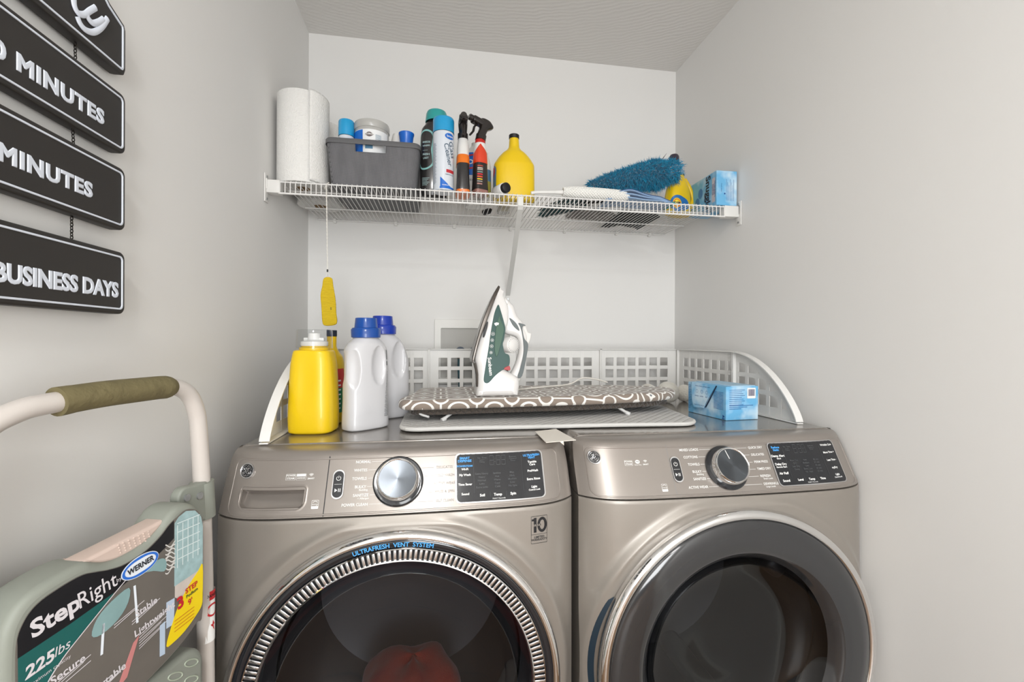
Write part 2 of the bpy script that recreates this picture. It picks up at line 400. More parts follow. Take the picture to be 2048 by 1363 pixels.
    for k_, (o0, h0, o1, h1) in enumerate(((0, 0, .0012, .0016), (.0012, .0016, .003, .0016), (.003, .0016, .0042, .0004))):
        vv = []
        for x, y in L:
            for o_, h_ in ((o0, h0), (o1, h1)):
                cx_, cy_ = max(-.317, min(.311, x)), max(.020, min(.0945, y)); q = hypot(x - cx_, y - cy_) or 1
                vv.append(F(x - (x - cx_) / q * o_, y - (y - cy_) / q * o_, h_))
        mbl.add(vv, [[2 * i, 2 * ((i + 1) % n), 2 * ((i + 1) % n) + 1, 2 * i + 1] for i in range(n)])
    mbl.build('fascia_border', M_panel, t)
    mb = MB(); mb.grid(lambda a, b_: F(-.1502 + .0016 * a, .001 + .1145 * b_, .0009), 2, 14); mb.build('panel_seam', M_gblack if washer else M_grey, t)
    # printed lettering
    mw = MB(); md = MB(); mbk = MB()
    def tx(mb, s, x, y, size, al='CENTER', **kw): put_text(mb, s, size, lambda a, b_, h: F(a, b_, h + kw.get('h', .0010)), x, y, align=al, **{k: v for k, v in kw.items() if k != 'h'})
    CAP = 1.40
    rows = [.1020, .0855, .0690, .0530, .0370, .0195]
    if washer:
        left = ['NORMAL', 'WHITES', 'TOWELS', 'BULKY', 'SANITIZE', 'POWER CLEAN']; right = ['', 'DELICATES', 'COLD WASH', 'ACTIVE WEAR', 'RINSE & SPIN', 'SELF CLEAN']; K = (-.0120, .0610)
    else:
        left = ['MIXED LOADS', 'COTTONS', 'TOWELS', 'BULKY', 'SANITIZE', 'ACTIVE WEAR']; right = ['QUICK DRY', 'DELICATES', 'PERM PRESS', 'TIMED DRY', 'REFRESH', 'DEWRINKLE']; K = (-.0170, .0590)
    for i, (a, b_) in enumerate(zip(left, right)):
        y = rows[i]; q = K[0] - sqrt(max(.0505 ** 2 - (y - K[1]) ** 2, .018 ** 2)); lx = K[0] - .056 - (.006 if i in (1, 2, 3) else 0)
        tx(mw, a, lx, y, .0078, 'RIGHT', bold=.012, sx=.92); mw.grid(lambda u, v_: F(lx + .002 + (q - lx - .002) * u, y - .0003 + .0006 * v_, .0010), 5, 2)
        if b_:
            tgt = mw if not washer else md; rx = (K[0] + .070 + .002 * i) if not washer else .0620; q2 = K[0] + sqrt(max(.0505 ** 2 - (y - K[1]) ** 2, .018 ** 2))
            tx(tgt, b_, rx if not washer else .0800, y, .0074, 'LEFT' if not washer else 'CENTER', bold=.01, sx=.92); tgt.grid(lambda u, v_: F(q2 + (rx - .004 - q2) * u, y - .0003 + .0006 * v_, .0010), 5, 2)
    tx(mw, 'Bedding', K[0] - .067, rows[3] - .006, .0052, bold=.01)
    if washer: tx(mw, '+ Allergen', K[0] - .066, rows[4] - .006, .0052, bold=.01)
    else: tx(mw, 'Small Loads', K[0] + .096, rows[4] - .006, .0050, bold=.01); tx(mw, 'Large Loads', K[0] + .096, rows[5] - .006, .0050, bold=.01)
    # feature badges: framed words, a badge, a signal fan with SMART, an efficiency mark
    bx = -.219 if washer else -.244
    def frame(x0, y0, x1, y1, w_=.0005): band(mw, lambda a, b_, h: F(a, b_, .0010), rrect(x0, y0, x1, y1, .0012, 2), w_, (x0 + x1) / 2, (y0 + y1) / 2)
    frame(bx - .009, .0705, bx + .009, .0825); tx(mw, 'POWER', bx, .0795, .0048, bold=.015); tx(mw, 'STEAM', bx, .0740, .0048, bold=.015)
    if washer:
        frame(bx + .0105, .0705, bx + .029, .0825); put = rrect(bx + .0115, .0775, bx + .028, .0820, .0006, 2); star(mw, lambda a, b_, h: F(a, b_, .0010), put, bx + .02, .0798, 1); tx(mw, 'DISPENSE', bx + .0198, .0742, .0036, bold=.01)
    else:
        star(mw, lambda a, b_, h: F(a, b_, .0010), ell(bx + .0205, .0790, .0052, .0042), bx + .0205, .079, 1); tx(md, 'HE', bx + .0205, .0790, .0055, bold=.02, h=.0014); tx(mw, 'Sensor Dry', bx + .0205, .0722, .0034, bold=.01)
    sx_ = bx + (.0385 if washer else .0385)
    for r in (.0016, .0034, .0052):
        mw.grid(lambda u, v_: F(sx_ + (r + .0009 * v_) * cos(radians(45 + 90 * u)), .0765 + (r + .0009 * v_) * sin(radians(45 + 90 * u)), .0010), 9, 2)
    tx(mw, 'SMART', sx_, .0728, .0042, bold=.02)
    ex, ey = (-.1665, .0235) if washer else (-.1740, .0215)
    frame(ex - .0065, ey - .008, ex + .0065, ey + .008, .0007); tx(mw, 'energy', ex, ey + .0005, .0042, shear=.3); mw.grid(lambda u, v_: F(ex - .006 + .012 * u, ey - .0075 + .0045 * v_, .0010), 3, 2)
    mw.grid(lambda u, v_: F(ex + (.0045 + .0008 * v_) * cos(radians(30 + 120 * u)), ey + .001 + (.0045 + .0008 * v_) * sin(radians(30 + 120 * u)), .0010), 9, 2)
    # touch display
    D0, D1, E0, E1 = .1035, .2885, .0130, .1105
    sk = lambda x, y: x - .004 * (y - E0) / (E1 - E0) * 0
    mbd = MB(); lo = dense(rrect(D0, E0, D1, E1, .009), .01); star(mbd, lambda a, b_, h: F(a, b_, .0016), lo, (D0 + D1) / 2, (E0 + E1) / 2, 6); disp = mbd.build('touch_display', M_gblack, t)
    mbe = MB(); band(mbe, lambda a, b_, h: F(a, b_, .0024), lo, -.0022, (D0 + D1) / 2, (E0 + E1) / 2); band(mbe, lambda a, b_, h: F(a, b_, .0019), lo, .0008, (D0 + D1) / 2, (E0 + E1) / 2); mbe.build('display_bezel', M_chromeb, t)
    mdw = MB(); mdb = MB(); mdd = MB(); H_ = .0022
    if washer:
        tx(mdb, 'SMART\nDISPENSE', .1215, .0985, .0068, bold=.03, h=H_); tx(mdb, 'POWERSTEAM', .1215, .0850, .0050, bold=.03, h=H_)
        for s, y in (('Wi-Fi', .0785), ('My Wash', .0670), ('Time Saver', .0480), ('Sound', .0290)): tx(mdw, s, .1215, y, .0062, bold=.03, h=H_)
        for s, x in (('Soil', .1560), ('Temp', .1880), ('Spin', .2200)): tx(mdw, s, x, .0250, .0072, bold=.03, h=H_)
        tx(mdb, 'ULTRAFRESH\nVENT', .2655, .0985, .0064, bold=.03, h=H_)
        for s, y in (('Tumble\nCare', .0840), ('PreWash', .0680), ('Extra Rinse', .0510), ('Light', .0350), ('Control Lock', .0290)): tx(mdw, s, .2660, y, .0064 if s != 'Control Lock' else .0046, bold=.03, h=H_)
        cols = ((.1560, ('Extra Heavy', 'Heavy', 'Normal', 'Light', 'Extra Light')), (.1880, ('Sanitize', 'Hot', 'Warm', 'Cool', 'Cold')), (.2200, ('Max', 'High', 'Medium', 'Low', 'No Spin')))
        dx = .190
    else:
        tx(mdb, 'Reduce\nStatic', .1225, .0970, .0072, bold=.03, h=H_)
        for s, y, z_ in (('Damp Alert', .0800, .0072), ('Wi-Fi', .0735, .0048), ('Delay Dry', .0610, .0072), ('Remote Start', .0545, .0050), ('Air Fluff', .0400, .0072), ('Sound', .0235, .0072)): tx(mdw, s, .1225, y, z_, bold=.03, h=H_)
        for s, x in (('Level', .1600), ('Temp', .1900), ('Time', .2200)): tx(mdw, s, x, .0240, .0070, bold=.03, h=H_)
        for s, y in (('Wrinkle Care', .1000), ('More Time +', .0820), ('Less Time -', .0640), ('myDry', .0460), ('Light', .0300), ('Control Lock', .0240)): tx(mdw, s, .2660, y, .0062 if s != 'Control Lock' else .0042, bold=.03, h=H_)
        cols = ((.1600, ('More Dry', 'Dry', 'Less Dry', 'Damp')), (.1900, ('High', 'Medium', 'Low', 'Extra Low', 'No Heat')), (.2200, ('60 min', '50 min', '40 min', '30 min', '20 min')))
        dx = .185
    for x, c_ in cols:
        for i, s in enumerate(c_): tx(mdd, s, x, .0680 - i * .0068, .0056, bold=.02, h=H_)
    tx(mdw, 'Hold 3 Seconds', .19, .0175, .0042, h=H_)
    for x in (.1395, .2420): mdd.grid(lambda u, v_: F(x + .0005 * u, .030 + .072 * v_, H_), 2, 6)
    for x in (.172, .205): mdd.grid(lambda u, v_: F(x + .0005 * u, .021 + .010 * v_, H_), 2, 3)
    for y in (.075, .060, .0425): mdd.grid(lambda u, v_: F(.258 + .016 * u, y + .0004 * v_, H_), 3, 2)
    for k_, x0 in enumerate((dx - .016, dx - .002, dx + .009)):  # unlit segment digits 8:88
        frm = rrect(x0, .0850, x0 + .0085, .1050, .001, 2)
        band(mdd, lambda a, b_, h: F(a, b_, H_), frm, .0009, x0 + .0042, .095); mdd.grid(lambda u, v_: F(x0 + .0085 * u, .0946 + .0008 * v_, H_), 2, 2)
    for y in (.0915, .0985): star(mdd, lambda a, b_, h: F(a, b_, H_), ell(dx - .0048, y, .0008, .0008, 8), dx - .0048, y, 1)
    for s, x, y in (('Est. Time\nLock\nDelay', dx - .032, .0965), ('Remote\nControl\nDoor', dx + .034, .0965)): tx(mdd, s, x, y, .0050, bold=.01, h=H_)
    mdw.build('lettering', M_white, disp); mdb.build('lettering', M_blue, disp); mdd.build('lettering', M_dim, disp)
    mw.build('lettering', M_white, t); md.build('lettering', M_grey, t)
    # start buttons
    px_ = -.1275 if washer else -.1370
    lo = rrect(px_ - .0098, .0335, px_ + .0098, .0855, .0095, 6)
    mb = MB(); star(mb, lambda a, b_, h: F(a, b_, .0022), lo, px_, .0595, 3); bt = mb.build('start_button', M_gblack, t)
    mb = MB(); band(mb, lambda a, b_, h: F(a, b_, .0032), lo, -.0022, px_, .0595); band(mb, lambda a, b_, h: F(a, b_, .0026), lo, .0006, px_, .0595); mb.build('button_bezel', M_chromeb, t)
    mb = MB(); h3 = .0027
    mb.grid(lambda u, v_: F(px_ + (.0036 + .0009 * v_) * cos(radians(125 + 290 * u)), .0710 + (.0036 + .0009 * v_) * sin(radians(125 + 290 * u)), h3), 20, 2)
    mb.grid(lambda u, v_: F(px_ - .0004 + .0008 * u, .0710 + .0050 * v_, h3), 2, 2); mb.grid(lambda u, v_: F(px_ - .007 + .014 * u, .0592 + .0005 * v_, h3), 2, 2)
    mb.add([F(px_ - .0055, .0445, h3), F(px_ - .0055, .0515, h3), F(px_ - .0004, .0480, h3)], [[0, 2, 1]])
    for a in (.0012, .0042): mb.grid(lambda u, v_: F(px_ + a + .0012 * u, .0447 + .0066 * v_, h3), 2, 2)
    mb.build('lettering', M_white, bt)
    # dial
    O = F(K[0], K[1], 0); ax = Vector((0, -dZ, dY)).normalized(); ay = Vector((0, dY, dZ)); Mk = Matrix((Vector((1, 0, 0)), ay, ax)).transposed().to_4x4(); Mk.translation = O
    MB().lathe([(.0495, .0005), (.0495, .0042), (.0470, .0062), (.0380, .0050), (0, .0050)], 64, Mk).build('dial_ring', M_gblack, t)
    k_ = MB().lathe([(.0415, .005), (.0412, .016), (.0395, .028), (.0378, .0300), (.0362, .0292), (.0355, .0280)], 64, Mk).build('dial_knob', M_chrome, t, smooth=50)
    M_kf = MATS.get('dial_face') or mat('dial_face', '5A5E63', .28, metal=1)
    if 'aniso' not in M_kf: b0 = M_kf.node_tree.nodes['Principled BSDF']; b0.inputs['Anisotropic'].default_value = .85; tg = M_kf.node_tree.nodes.new('ShaderNodeTangent'); tg.direction_type = 'RADIAL'; tg.axis = 'Z'; M_kf['aniso'] = 1
    fc = MB().lathe([(.0355, .0280), (.020, .0272), (.0, .0270)], 64).build('dial_face', M_kf, t, local=True); fc.matrix_basis = Matrix.Translation((-xc, .5, 0)) @ Mk
    a = radians(-115 if washer else 105)
    MB().box((.014, -.0006, .0270), (.034, .0006, .0284), M=Mk @ Matrix.Rotation(a, 4, 'Z')).build('pointer_mark', M_white, t)
    # round GE emblem
    gx = -.3050 if washer else -.3155; gy = .0880
    O = F(gx, gy, 0); e1 = (F(gx + .004, gy, 0) - F(gx - .004, gy, 0)).normalized(); ax = e1.cross(ay).normalized(); Mg = Matrix((e1, ay, ax)).transposed().to_4x4(); Mg.translation = O
    em = MB().lathe([(.0158, .0005), (.0156, .0030), (.0140, .0036), (.0128, .0028)], 40, Mg).build('emblem', M_chromeb, t)
    MB().lathe([(.0130, .0024), (0, .0026)], 40, Mg).build('emblem_face', M_gblack, em)
    mb = MB(); G = lambda x, y, h: Mg @ Vector((x, y, .0032 + h))
    def stroke(P, r=.00062): mb.tube([G(x, y, 0) for x, y in [(p.x, p.y) for p in smooth_path([(x, y, 0) for x, y in P], 5)]], r, 6)
    stroke([(-.0010, .0045), (-.0040, .0050), (-.0058, .0025), (-.0035, .0008), (-.0012, .0022), (-.0006, .0060), (-.0016, .0010), (-.0030, -.0040), (-.0058, -.0058), (-.0072, -.0038), (-.0045, -.0018), (-.0005, -.0008)])
    stroke([(.0060, .0036), (.0048, .0058), (.0026, .0048), (.0020, .0022), (.0034, .0006), (.0014, -.0010), (.0010, -.0040), (.0030, -.0060), (.0058, -.0050), (.0060, -.0026), (.0044, -.0026)])
    for q in (45, 135, 225, 315):
        stroke([(.0102 * cos(radians(q + d)), .0102 * sin(radians(q + d))) for d in (-34, -17, 0, 17, 34)] + [(.0078 * cos(radians(q + 44)), .0078 * sin(radians(q + 44)))], .0005)
    mb.build('emblem_monogram', M_chromeb, em)
    if washer:                                               # detergent drawer with scooped pull
        MB_ = MB(); X0, X1, Y0, Y1 = -.3105, -.1870, .0150, .0575
        dr = mb_front = MB()
        nx = 60; ny = 34
        def drawer(u, v_):
            x = -.335 + .185 * u; y = .002 + .1105 * v_; cx_ = (X0 + X1) / 2; cy_ = (Y0 + Y1) / 2
            # rounded-rectangle distance, wide round lower corners
            rr = .016 if y < cy_ else .006
            qx = abs(x - cx_) - (X1 - X0) / 2 + rr; qy = abs(y - cy_) - (Y1 - Y0) / 2 + rr
            d = hypot(max(qx, 0), max(qy, 0)) + min(max(qx, qy), 0) - rr
            h = .0008
            if d < 0:
                top = min(1, max(0, (Y1 - y) / .004)); s_ = min(1, -d / .006); s_ = s_ * s_ * (3 - 2 * s_)
                h -= .024 * s_ * (.35 + .65 * min(1, max(0, (y - Y0) / (Y1 - Y0))))
            elif d < .004: h += .0008 * (1 - d / .004)
            return F(x, y, h)
        dr.grid(drawer, 140, 90); dr.grid(lambda a, b_: F(-.1485 + .4775 * a, .002 + .1105 * b_, .0006), 40, 12)
        dr.build('detergent_drawer', M_panel, t, smooth=70)
    # ---- door
    DX, DZ_ = xc + DC[0], DC[1]; y0 = -.945
    Md = Matrix(((1, 0, 0, DX), (0, 0, -1, y0), (0, 1, 0, DZ_), (0, 0, 0, 1)))   # local z -> -y (towards the room)
    def L_(mb, prof, n=128): return mb.lathe(prof, n, Md)
    if washer:
        d = L_(MB(), [(DR - .006, -.012), (DR + .001, -.006), (DR + .002, .006), (DR, .014), (DR - .005, .019), (DR - .010, .0205), (DR - .0145, .018), (DR - .0155, .013)]).build('door', M_chrome, t, smooth=60)
        L_(MB(), [(.3008, .010), (.3005, .0165), (.297, .0175), (.290, .0165), (.2870, .014), (.286, .008)]).build('door_black_ring', M_gblack, d)
        L_(MB(), [(.2865, .010), (.2862, .0175), (.2848, .0190), (.2835, .0178), (.2828, .012)]).build('vent_outer_rim', M_chrome, d)
        L_(MB(), [(.2640, .008), (.2632, .0160), (.2612, .0172), (.2590, .0150), (.2580, .006)]).build('vent_inner_rim', M_chrome, d)
        L_(MB(), [(.284, .0085), (.263, .0065)]).build('vent_slot_backing', M_black, d)
        mb = MB(); N = 176
        for i in range(N):
            a = 2 * pi * i / N; M1 = Md @ Matrix.Rotation(a, 4, 'Z')
            mb.box((.2625, -.0030, .0070), (.2838, .0030, .0145), .0014, 2, M=M1)
        mb.build('vent_grille', M_chromeb, d)
        G_ = [(.2585, .012), (.2540, .004), (.2450, -.012), (.228, -.034), (.200, -.052), (.150, -.066), (.08, -.073), (.0, -.075)]
        L_(MB(), G_, 96).build('door_glass', M_smoke, d, smooth=60)
        mb = MB()
        R_ = .2935; Ct = 'ULTRAFRESH  VENT  SYSTEM'
        def arc(x, y, h): a = pi / 2 - x / R_ + radians(2.3); r = R_ + y; return Md @ Vector((r * cos(a), r * sin(a), .0182 + h))
        put_text(mb, Ct, .0118, arc, 0, 0, bold=.02, align='CENTER'); mb.build('lettering', M_blue, d)
        drum = MB(); L_(drum, [(.245, -.075), (.245, -.40), (.20, -.415), (0, -.42)], 72); dm = drum.build('drum', M_dark, t, smooth=50)
        mb = MB(); L_(mb, [(.300, .0), (.300, -.02), (.262, -.03), (.250, -.075)]); mb.build('door_gasket', mat('grey_rubber', '4A4C4E', .6), t)
        # warranty decal and its frame
        FB = lambda x, y, h: Vector((xc + x, yf(y) + bow(x / HW) - .0006 - h, y))
        mk = MB(); ox, oz = .2735, .8330
        lo = dense(rrect(ox - .0180, oz - .0285, ox + .0175, oz + .0275, .0015, 2), .005); band(mk, FB, lo, .0008, ox, oz)
        O1 = lambda a, b_, h: FB(ox + a, oz + .0090 + b_, h); put_plate(mk, [[(-.0165, .0125), (-.0165, .0085), (-.0120, .0085), (-.0120, -.0150), (-.0062, -.0150), (-.0062, .0150), (-.0112, .0150), (-.0130, .0128)]], 0, O1); put_plate(mk, [ell(.0062, 0, .0105, .0155), ell(.0062, 0, .0052, .0098)], 0, O1); put_text(mk, 'LIMITED\nWARRANTY', .0062, FB, ox, oz - .0185, bold=.02); mk.grid(lambda u, v_: FB(ox - .017 + .034 * u, oz - .0102 + .0006 * v_, 0), 3, 2)
        dcl = mk.build('warranty_decal', M_black, t)
        mk = MB(); mk.grid(lambda u, v_: FB(ox - .0140 + .0175 * u, oz + .0070 + .0042 * v_, .0003), 3, 2); mk.build('decal_stripe', M_body, dcl)
        mk = MB(); put_text(mk, 'YEAR', .0056, FB, ox - .004, oz + .0091, bold=.02, space=1.3); mk2 = MB(); mk2.add([v + Vector((0, -.0005, 0)) for v in mk.v], mk.f); mk2.build('lettering', M_black, dcl)
    else:
        d = L_(MB(), [(DR - .006, -.012), (DR + .001, -.006), (DR + .0015, .008), (DR - .002, .017), (DR - .008, .0205), (DR - .014, .0200), (DR - .0185, .0160), (DR - .0190, .008)]).build('door', M_chrome, t, smooth=60)
        L_(MB(), [(.3092, .010), (.3085, .0165), (.3050, .0190), (.285, .0215), (.262, .0220), (.245, .0200), (.235, .0150), (.228, .0060), (.220, -.004)], 128).build('door_outer_glass', M_smoke2, d, smooth=60)
        L_(MB(), [(.2215, -.004), (.212, -.020), (.190, -.038), (.150, -.052), (.08, -.060), (0, -.062)], 96).build('door_glass', tinted('deep_smoked_glass', '8E8F92', .03), d, smooth=60)
        dm = L_(MB(), [(.245, -.075), (.245, -.42), (.20, -.435), (0, -.44)], 72).build('drum', M_dark, t, smooth=50)
        mb = MB(); L_(mb, [(.312, .0), (.312, -.02), (.262, -.03), (.250, -.075)]); mb.build('door_gasket', mat('grey_rubber', '4A4C4E', .6), t)
        for k_ in range(3):
            M1 = Md @ Matrix.Rotation(radians(40 + 120 * k_), 4, 'Z')
            MB().box((.195, -.03, -.40), (.245, .03, -.09), .018, 3, M=M1).build('drum_baffle', M_dark, dm)
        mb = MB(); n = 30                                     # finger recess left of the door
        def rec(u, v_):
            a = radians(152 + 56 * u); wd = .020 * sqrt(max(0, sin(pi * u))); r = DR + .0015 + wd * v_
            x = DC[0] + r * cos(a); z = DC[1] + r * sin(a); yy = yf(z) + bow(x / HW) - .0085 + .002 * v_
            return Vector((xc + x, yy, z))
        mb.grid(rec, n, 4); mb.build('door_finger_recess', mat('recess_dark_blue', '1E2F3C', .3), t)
    return t
washer = machine(.4360, True)
dryer = machine(1.1630, False)
# rounded red form added inside the washer drum, seen through the door
mb = MB(); sec = Loft([(0, .06, .06, 2.2, 0, 0), (.02, .085, .085, 2.2, 0, 0), (.06, .088, .088, 2.3, 0, 0), (.09, .070, .070, 2.2, .006, 0), (.105, .045, .045, 2, .01, 0), (.112, .004, .004, 2, .01, 0)])
sec.mesh(mb, 40, 6, M=Matrix.Scale(1.36,4), disp=lambda P, th, z: P + Vector((cos(th), sin(th), 0)) * .006 * sin(5 * th + 30 * z) + Vector((0, 0, .004 * sin(3 * th))))
M_redc = mat('red_matte', 'A83524', .8, bump=(300, .4), sheen=.3)
tag(rebase(mb.build('red_form', M_redc), (0, 0, 0)), 'rounded red garment seen through the washer door glass', 'form').location = (.432, -.72, .300)
# ---------------------------------------------------------------- wire shelf
M_wire = mat('white_vinyl_wire', 'E4E3E1', .35)
M_plas = mat('white_plastic', 'E3E2DF', .35)
M_screw = mat('screw_steel', 'A5A7A8', .35, metal=.6)
ZS = 1.690; XL, XR, YF = .036, 1.470, -.430
t = thing('wire_shelf', 'white ventilated wire shelf spanning the alcove above the machines', 'shelf', (.75, -.2, ZS))
mb = MB(); nW = 100
for i in range(nW):
    x = XL + .004 + (XR - XL - .008) * i / (nW - 1)
    mb.tube([(x, -.006, ZS - .002), (x, YF + .004, ZS - .002), (x, YF - .0005, ZS - .006), (x, YF - .001, ZS - .040)], .00155, 6)
mb.build('deck_wires', M_wire, t)
for y, z, r in ((YF + .0012, ZS - .0065, .0023), (YF + .001, ZS - .0395, .0031), (-.345, ZS - .0055, .0023), (-.165, ZS - .0055, .0023), (-.008, ZS - .0055, .0028)):
    MB().cyl((XL, y, z), (XR, y, z), r, 10).build('support_rod', M_wire, t)
for s, xw, xe in ((1, 0, XL), (-1, W, XR)):
    x0, x1 = sorted((xw + s * .001, xw + s * .0045)); a, b_ = sorted((xw + s * .004, xe + s * .004))
    e = MB().box((x0, YF - .014, ZS - .058 - .01), (x1, YF + .012, ZS + .014), .001).box((a, YF - .004, ZS - .040), (b_, YF + .030, ZS - .002), .002).box((x0, YF - .006, ZS - .03), (x0 + .006 if s > 0 else x1, YF + .004, ZS), .0)
    e = e.build('end_bracket', M_plas, t)
    for z in (ZS + .006, ZS - .058): MB().cyl((xw + s * .004, YF - .001, z), (xw + s * .0062, YF - .001, z), .0035, 12).build('screw', M_screw, e)
for x in (.10, .33, .56, .79, 1.02, 1.25, 1.40):
    MB().box((x - .006, -.012, ZS - .016), (x + .006, -.001, ZS + .004), .002).cyl((x, -.016, ZS - .006), (x, -.001, ZS - .006), .006, 12).build('wall_clip', M_plas, t)
p1 = at(1041, 408, YF - .003); p2 = at(1016, 590, -.006)
mb = MB().tube([(p1.x, YF - .0045, ZS - .012), (p1.x, YF - .0045, ZS - .040), (p1.x, YF + .004, ZS - .050), (p2.x, -.012, p2.z + .006), (p2.x, -.003, p2.z - .002), (p2.x, -.003, p2.z - .026)], .0085, 4, flat=(.18, 1), up=(0, -1, 0))
br_ = mb.build('diagonal_brace', mat('painted_steel', 'D9D9D6', .35), t, smooth=20)
MB().cyl((p2.x, -.004, p2.z - .016), (p2.x, -.007, p2.z - .016), .0045, 12).build('screw', M_screw, br_)

# ---------------------------------------------------------------- things standing on the shelf
def lofted(name, label, cat, loc, rz, secs, m_, n=48, sub=6, disp=None, group=None, part='bottle_body'):
    t = thing(name, label, cat, loc, rz, group); L = Loft(secs); o = L.mesh(MB(), n, sub, disp).build(part, m_, t, local=True, smooth=50); return t, L, o
Z0 = ZS + .0005
# paper towel rolls, one in front and one behind it
M_paper = mat('paper_towel', 'ECEBE8', .9, bump=(240, .9, .003), spec=.1)
r_ = .0735
for xc_, yc_, lab, loose in ((.0815, -.352, 'white quilted paper towel roll standing in front at the left end of the wire shelf', True), (.086, -.165, 'second white paper towel roll, hidden behind the front roll in the shelf corner', False)):
    t = thing('paper_towel_roll', lab, 'paper towels', (xc_, yc_, Z0), 0, 'paper towel rolls on the shelf')
    MB().lathe([(.021, .001), (r_ - .001, .001), (r_, .002), (r_, .274), (r_ - .001, .2755), (.021, .2755), (.021, .001)], 72).build('paper_sheets', M_paper, t, local=True)
    MB().lathe([(.0185, -.0), (.0207, -.0), (.0207, .276), (.0185, .276), (.0185, 0)], 36).build('cardboard_core', mat('cardboard', 'A68C6A', .8), t, local=True)
    if loose:
        mb = MB()
        def flap(u, v):
            a = radians(-62 + 100 * u); r = r_ + .0015 + .006 * (1 - u) ** 2 * (1 + .4 * sin(9 * v)); return Vector((r * cos(a), r * sin(a), .002 + .2725 * v + .004 * (1 - u)))
        mb.grid(flap, 26, 30); mb.build('loose_sheet', M_paper, t, local=True, solid=.0006)

# grey woven-look storage basket
M_bask = mat('grey_basket_plastic', '5F5F61', .55)
M_weave = mat('grey_basket_weave', '626264', .6)
T = NT(M_weave.node_tree); b = M_weave.node_tree.nodes['Principled BSDF']; tc = T.n('ShaderNodeTexCoord'); sp = T.n('ShaderNodeSeparateXYZ'); T.l(tc.outputs['Object'], sp.inputs[0])
hx = T.m('ADD', sp.outputs[0], sp.outputs[1]); sxx = T.m('SINE', T.m('MULTIPLY', hx, 2 * pi / .0052)); szz = T.m('SINE', T.m('MULTIPLY', sp.outputs[2], 2 * pi / .0052)); mlt = T.m('MULTIPLY', sxx, szz)
mm = T.m('MAXIMUM', T.m('ABSOLUTE', sxx), T.m('ABSOLUTE', szz)); hole = T.m('LESS_THAN', mm, .50)
nz = T.n('ShaderNodeTexNoise'); nz.inputs['Scale'].default_value = 60; mp = T.n('ShaderNodeMapping'); mp.inputs['Scale'].default_value = (1, 1, .15); T.l(tc.outputs['Object'], mp.inputs[0]); T.l(mp.outputs[0], nz.inputs[0])
T.l(T.mix(hole, T.mix(nz.outputs['Fac'], srgb('5E5E61'), srgb('7E7E81')), srgb('2A2A2C')), b.inputs['Base Color'])
bp = T.n('ShaderNodeBump'); bp.inputs['Distance'].default_value = .0012; bp.inputs['Strength'].default_value = .8; T.l(mm, bp.inputs['Height']); T.l(bp.outputs[0], b.inputs['Normal'])
bx0, bx1, by0, by1, bh = .1640, .4400, -.4220, -.1200, .1330
t = thing('storage_basket', 'dark grey woven-look plastic basket holding cleaning supplies on the wire shelf', 'basket', ((bx0 + bx1) / 2, (by0 + by1) / 2, Z0 + .0016))
def bloop(z, inset=0):
    f = 1 - .085 * (1 - z / bh); hw, hd = (bx1 - bx0) / 2 * f - inset, (by1 - by0) / 2 * f - inset
    return [(a, b_, z) for a, b_ in dense(rrect(-hw, -hd, hw, hd, .022, 6), .006)]
nn = None; zs = [bh * k / 24 for k in range(24)] + [bh - .002]
rows_ = [bloop(z) for z in zs]; nn = min(len(r) for r in rows_)
def resamp(P, n):
    import itertools
    L = [0]
    for i in range(len(P)): L.append(L[-1] + (Vector(P[(i + 1) % len(P)]) - Vector(P[i])).length)
    out = []; j = 0
    for k in range(n):
        s = L[-1] * k / n
        while L[j + 1] < s: j += 1
        q = (s - L[j]) / (L[j + 1] - L[j] or 1); out.append(Vector(P[j]).lerp(Vector(P[(j + 1) % len(P)]), q))
    return out
nn = 160; rows_ = [resamp(r, nn) for r in rows_]
mb = MB(); vs = [p for r in rows_ for p in r]; fs = []
for j in range(len(rows_) - 1):
    for i in range(nn):
        c_ = (vs[j * nn + i] + vs[(j + 1) * nn + (i + 1) % nn]) / 2
        if c_.z > .101 and c_.z < .121 and abs(c_.x + .006) < .043: continue
        fs.append([j * nn + i, j * nn + (i + 1) % nn, (j + 1) * nn + (i + 1) % nn, (j + 1) * nn + i])
fs.append(list(range(nn))[::-1]); mb.add(vs, fs); mb.build('basket_wall', M_weave, t, local=True, solid=.0030)
mb = MB(); R0 = resamp(bloop(bh, -.0035), nn); R1 = resamp(bloop(bh, .003), nn); k = 0; vv = []
for P, Q in zip(R0, R1):
    for p, z in ((Q, bh - .006), (P, bh - .0125), (P, bh), (P.lerp(Q, .3), bh + .0035), (Q, bh + .0035)): vv.append(Vector((p.x, p.y, z)))
mb.add(vv, [[i * 5 + q, ((i + 1) % nn) * 5 + q, ((i + 1) % nn) * 5 + (q + 1) % 5, i * 5 + (q + 1) % 5] for i in range(nn) for q in range(5)]); mb.build('basket_rim', M_bask, t, local=True)
BZ = Z0 + .004
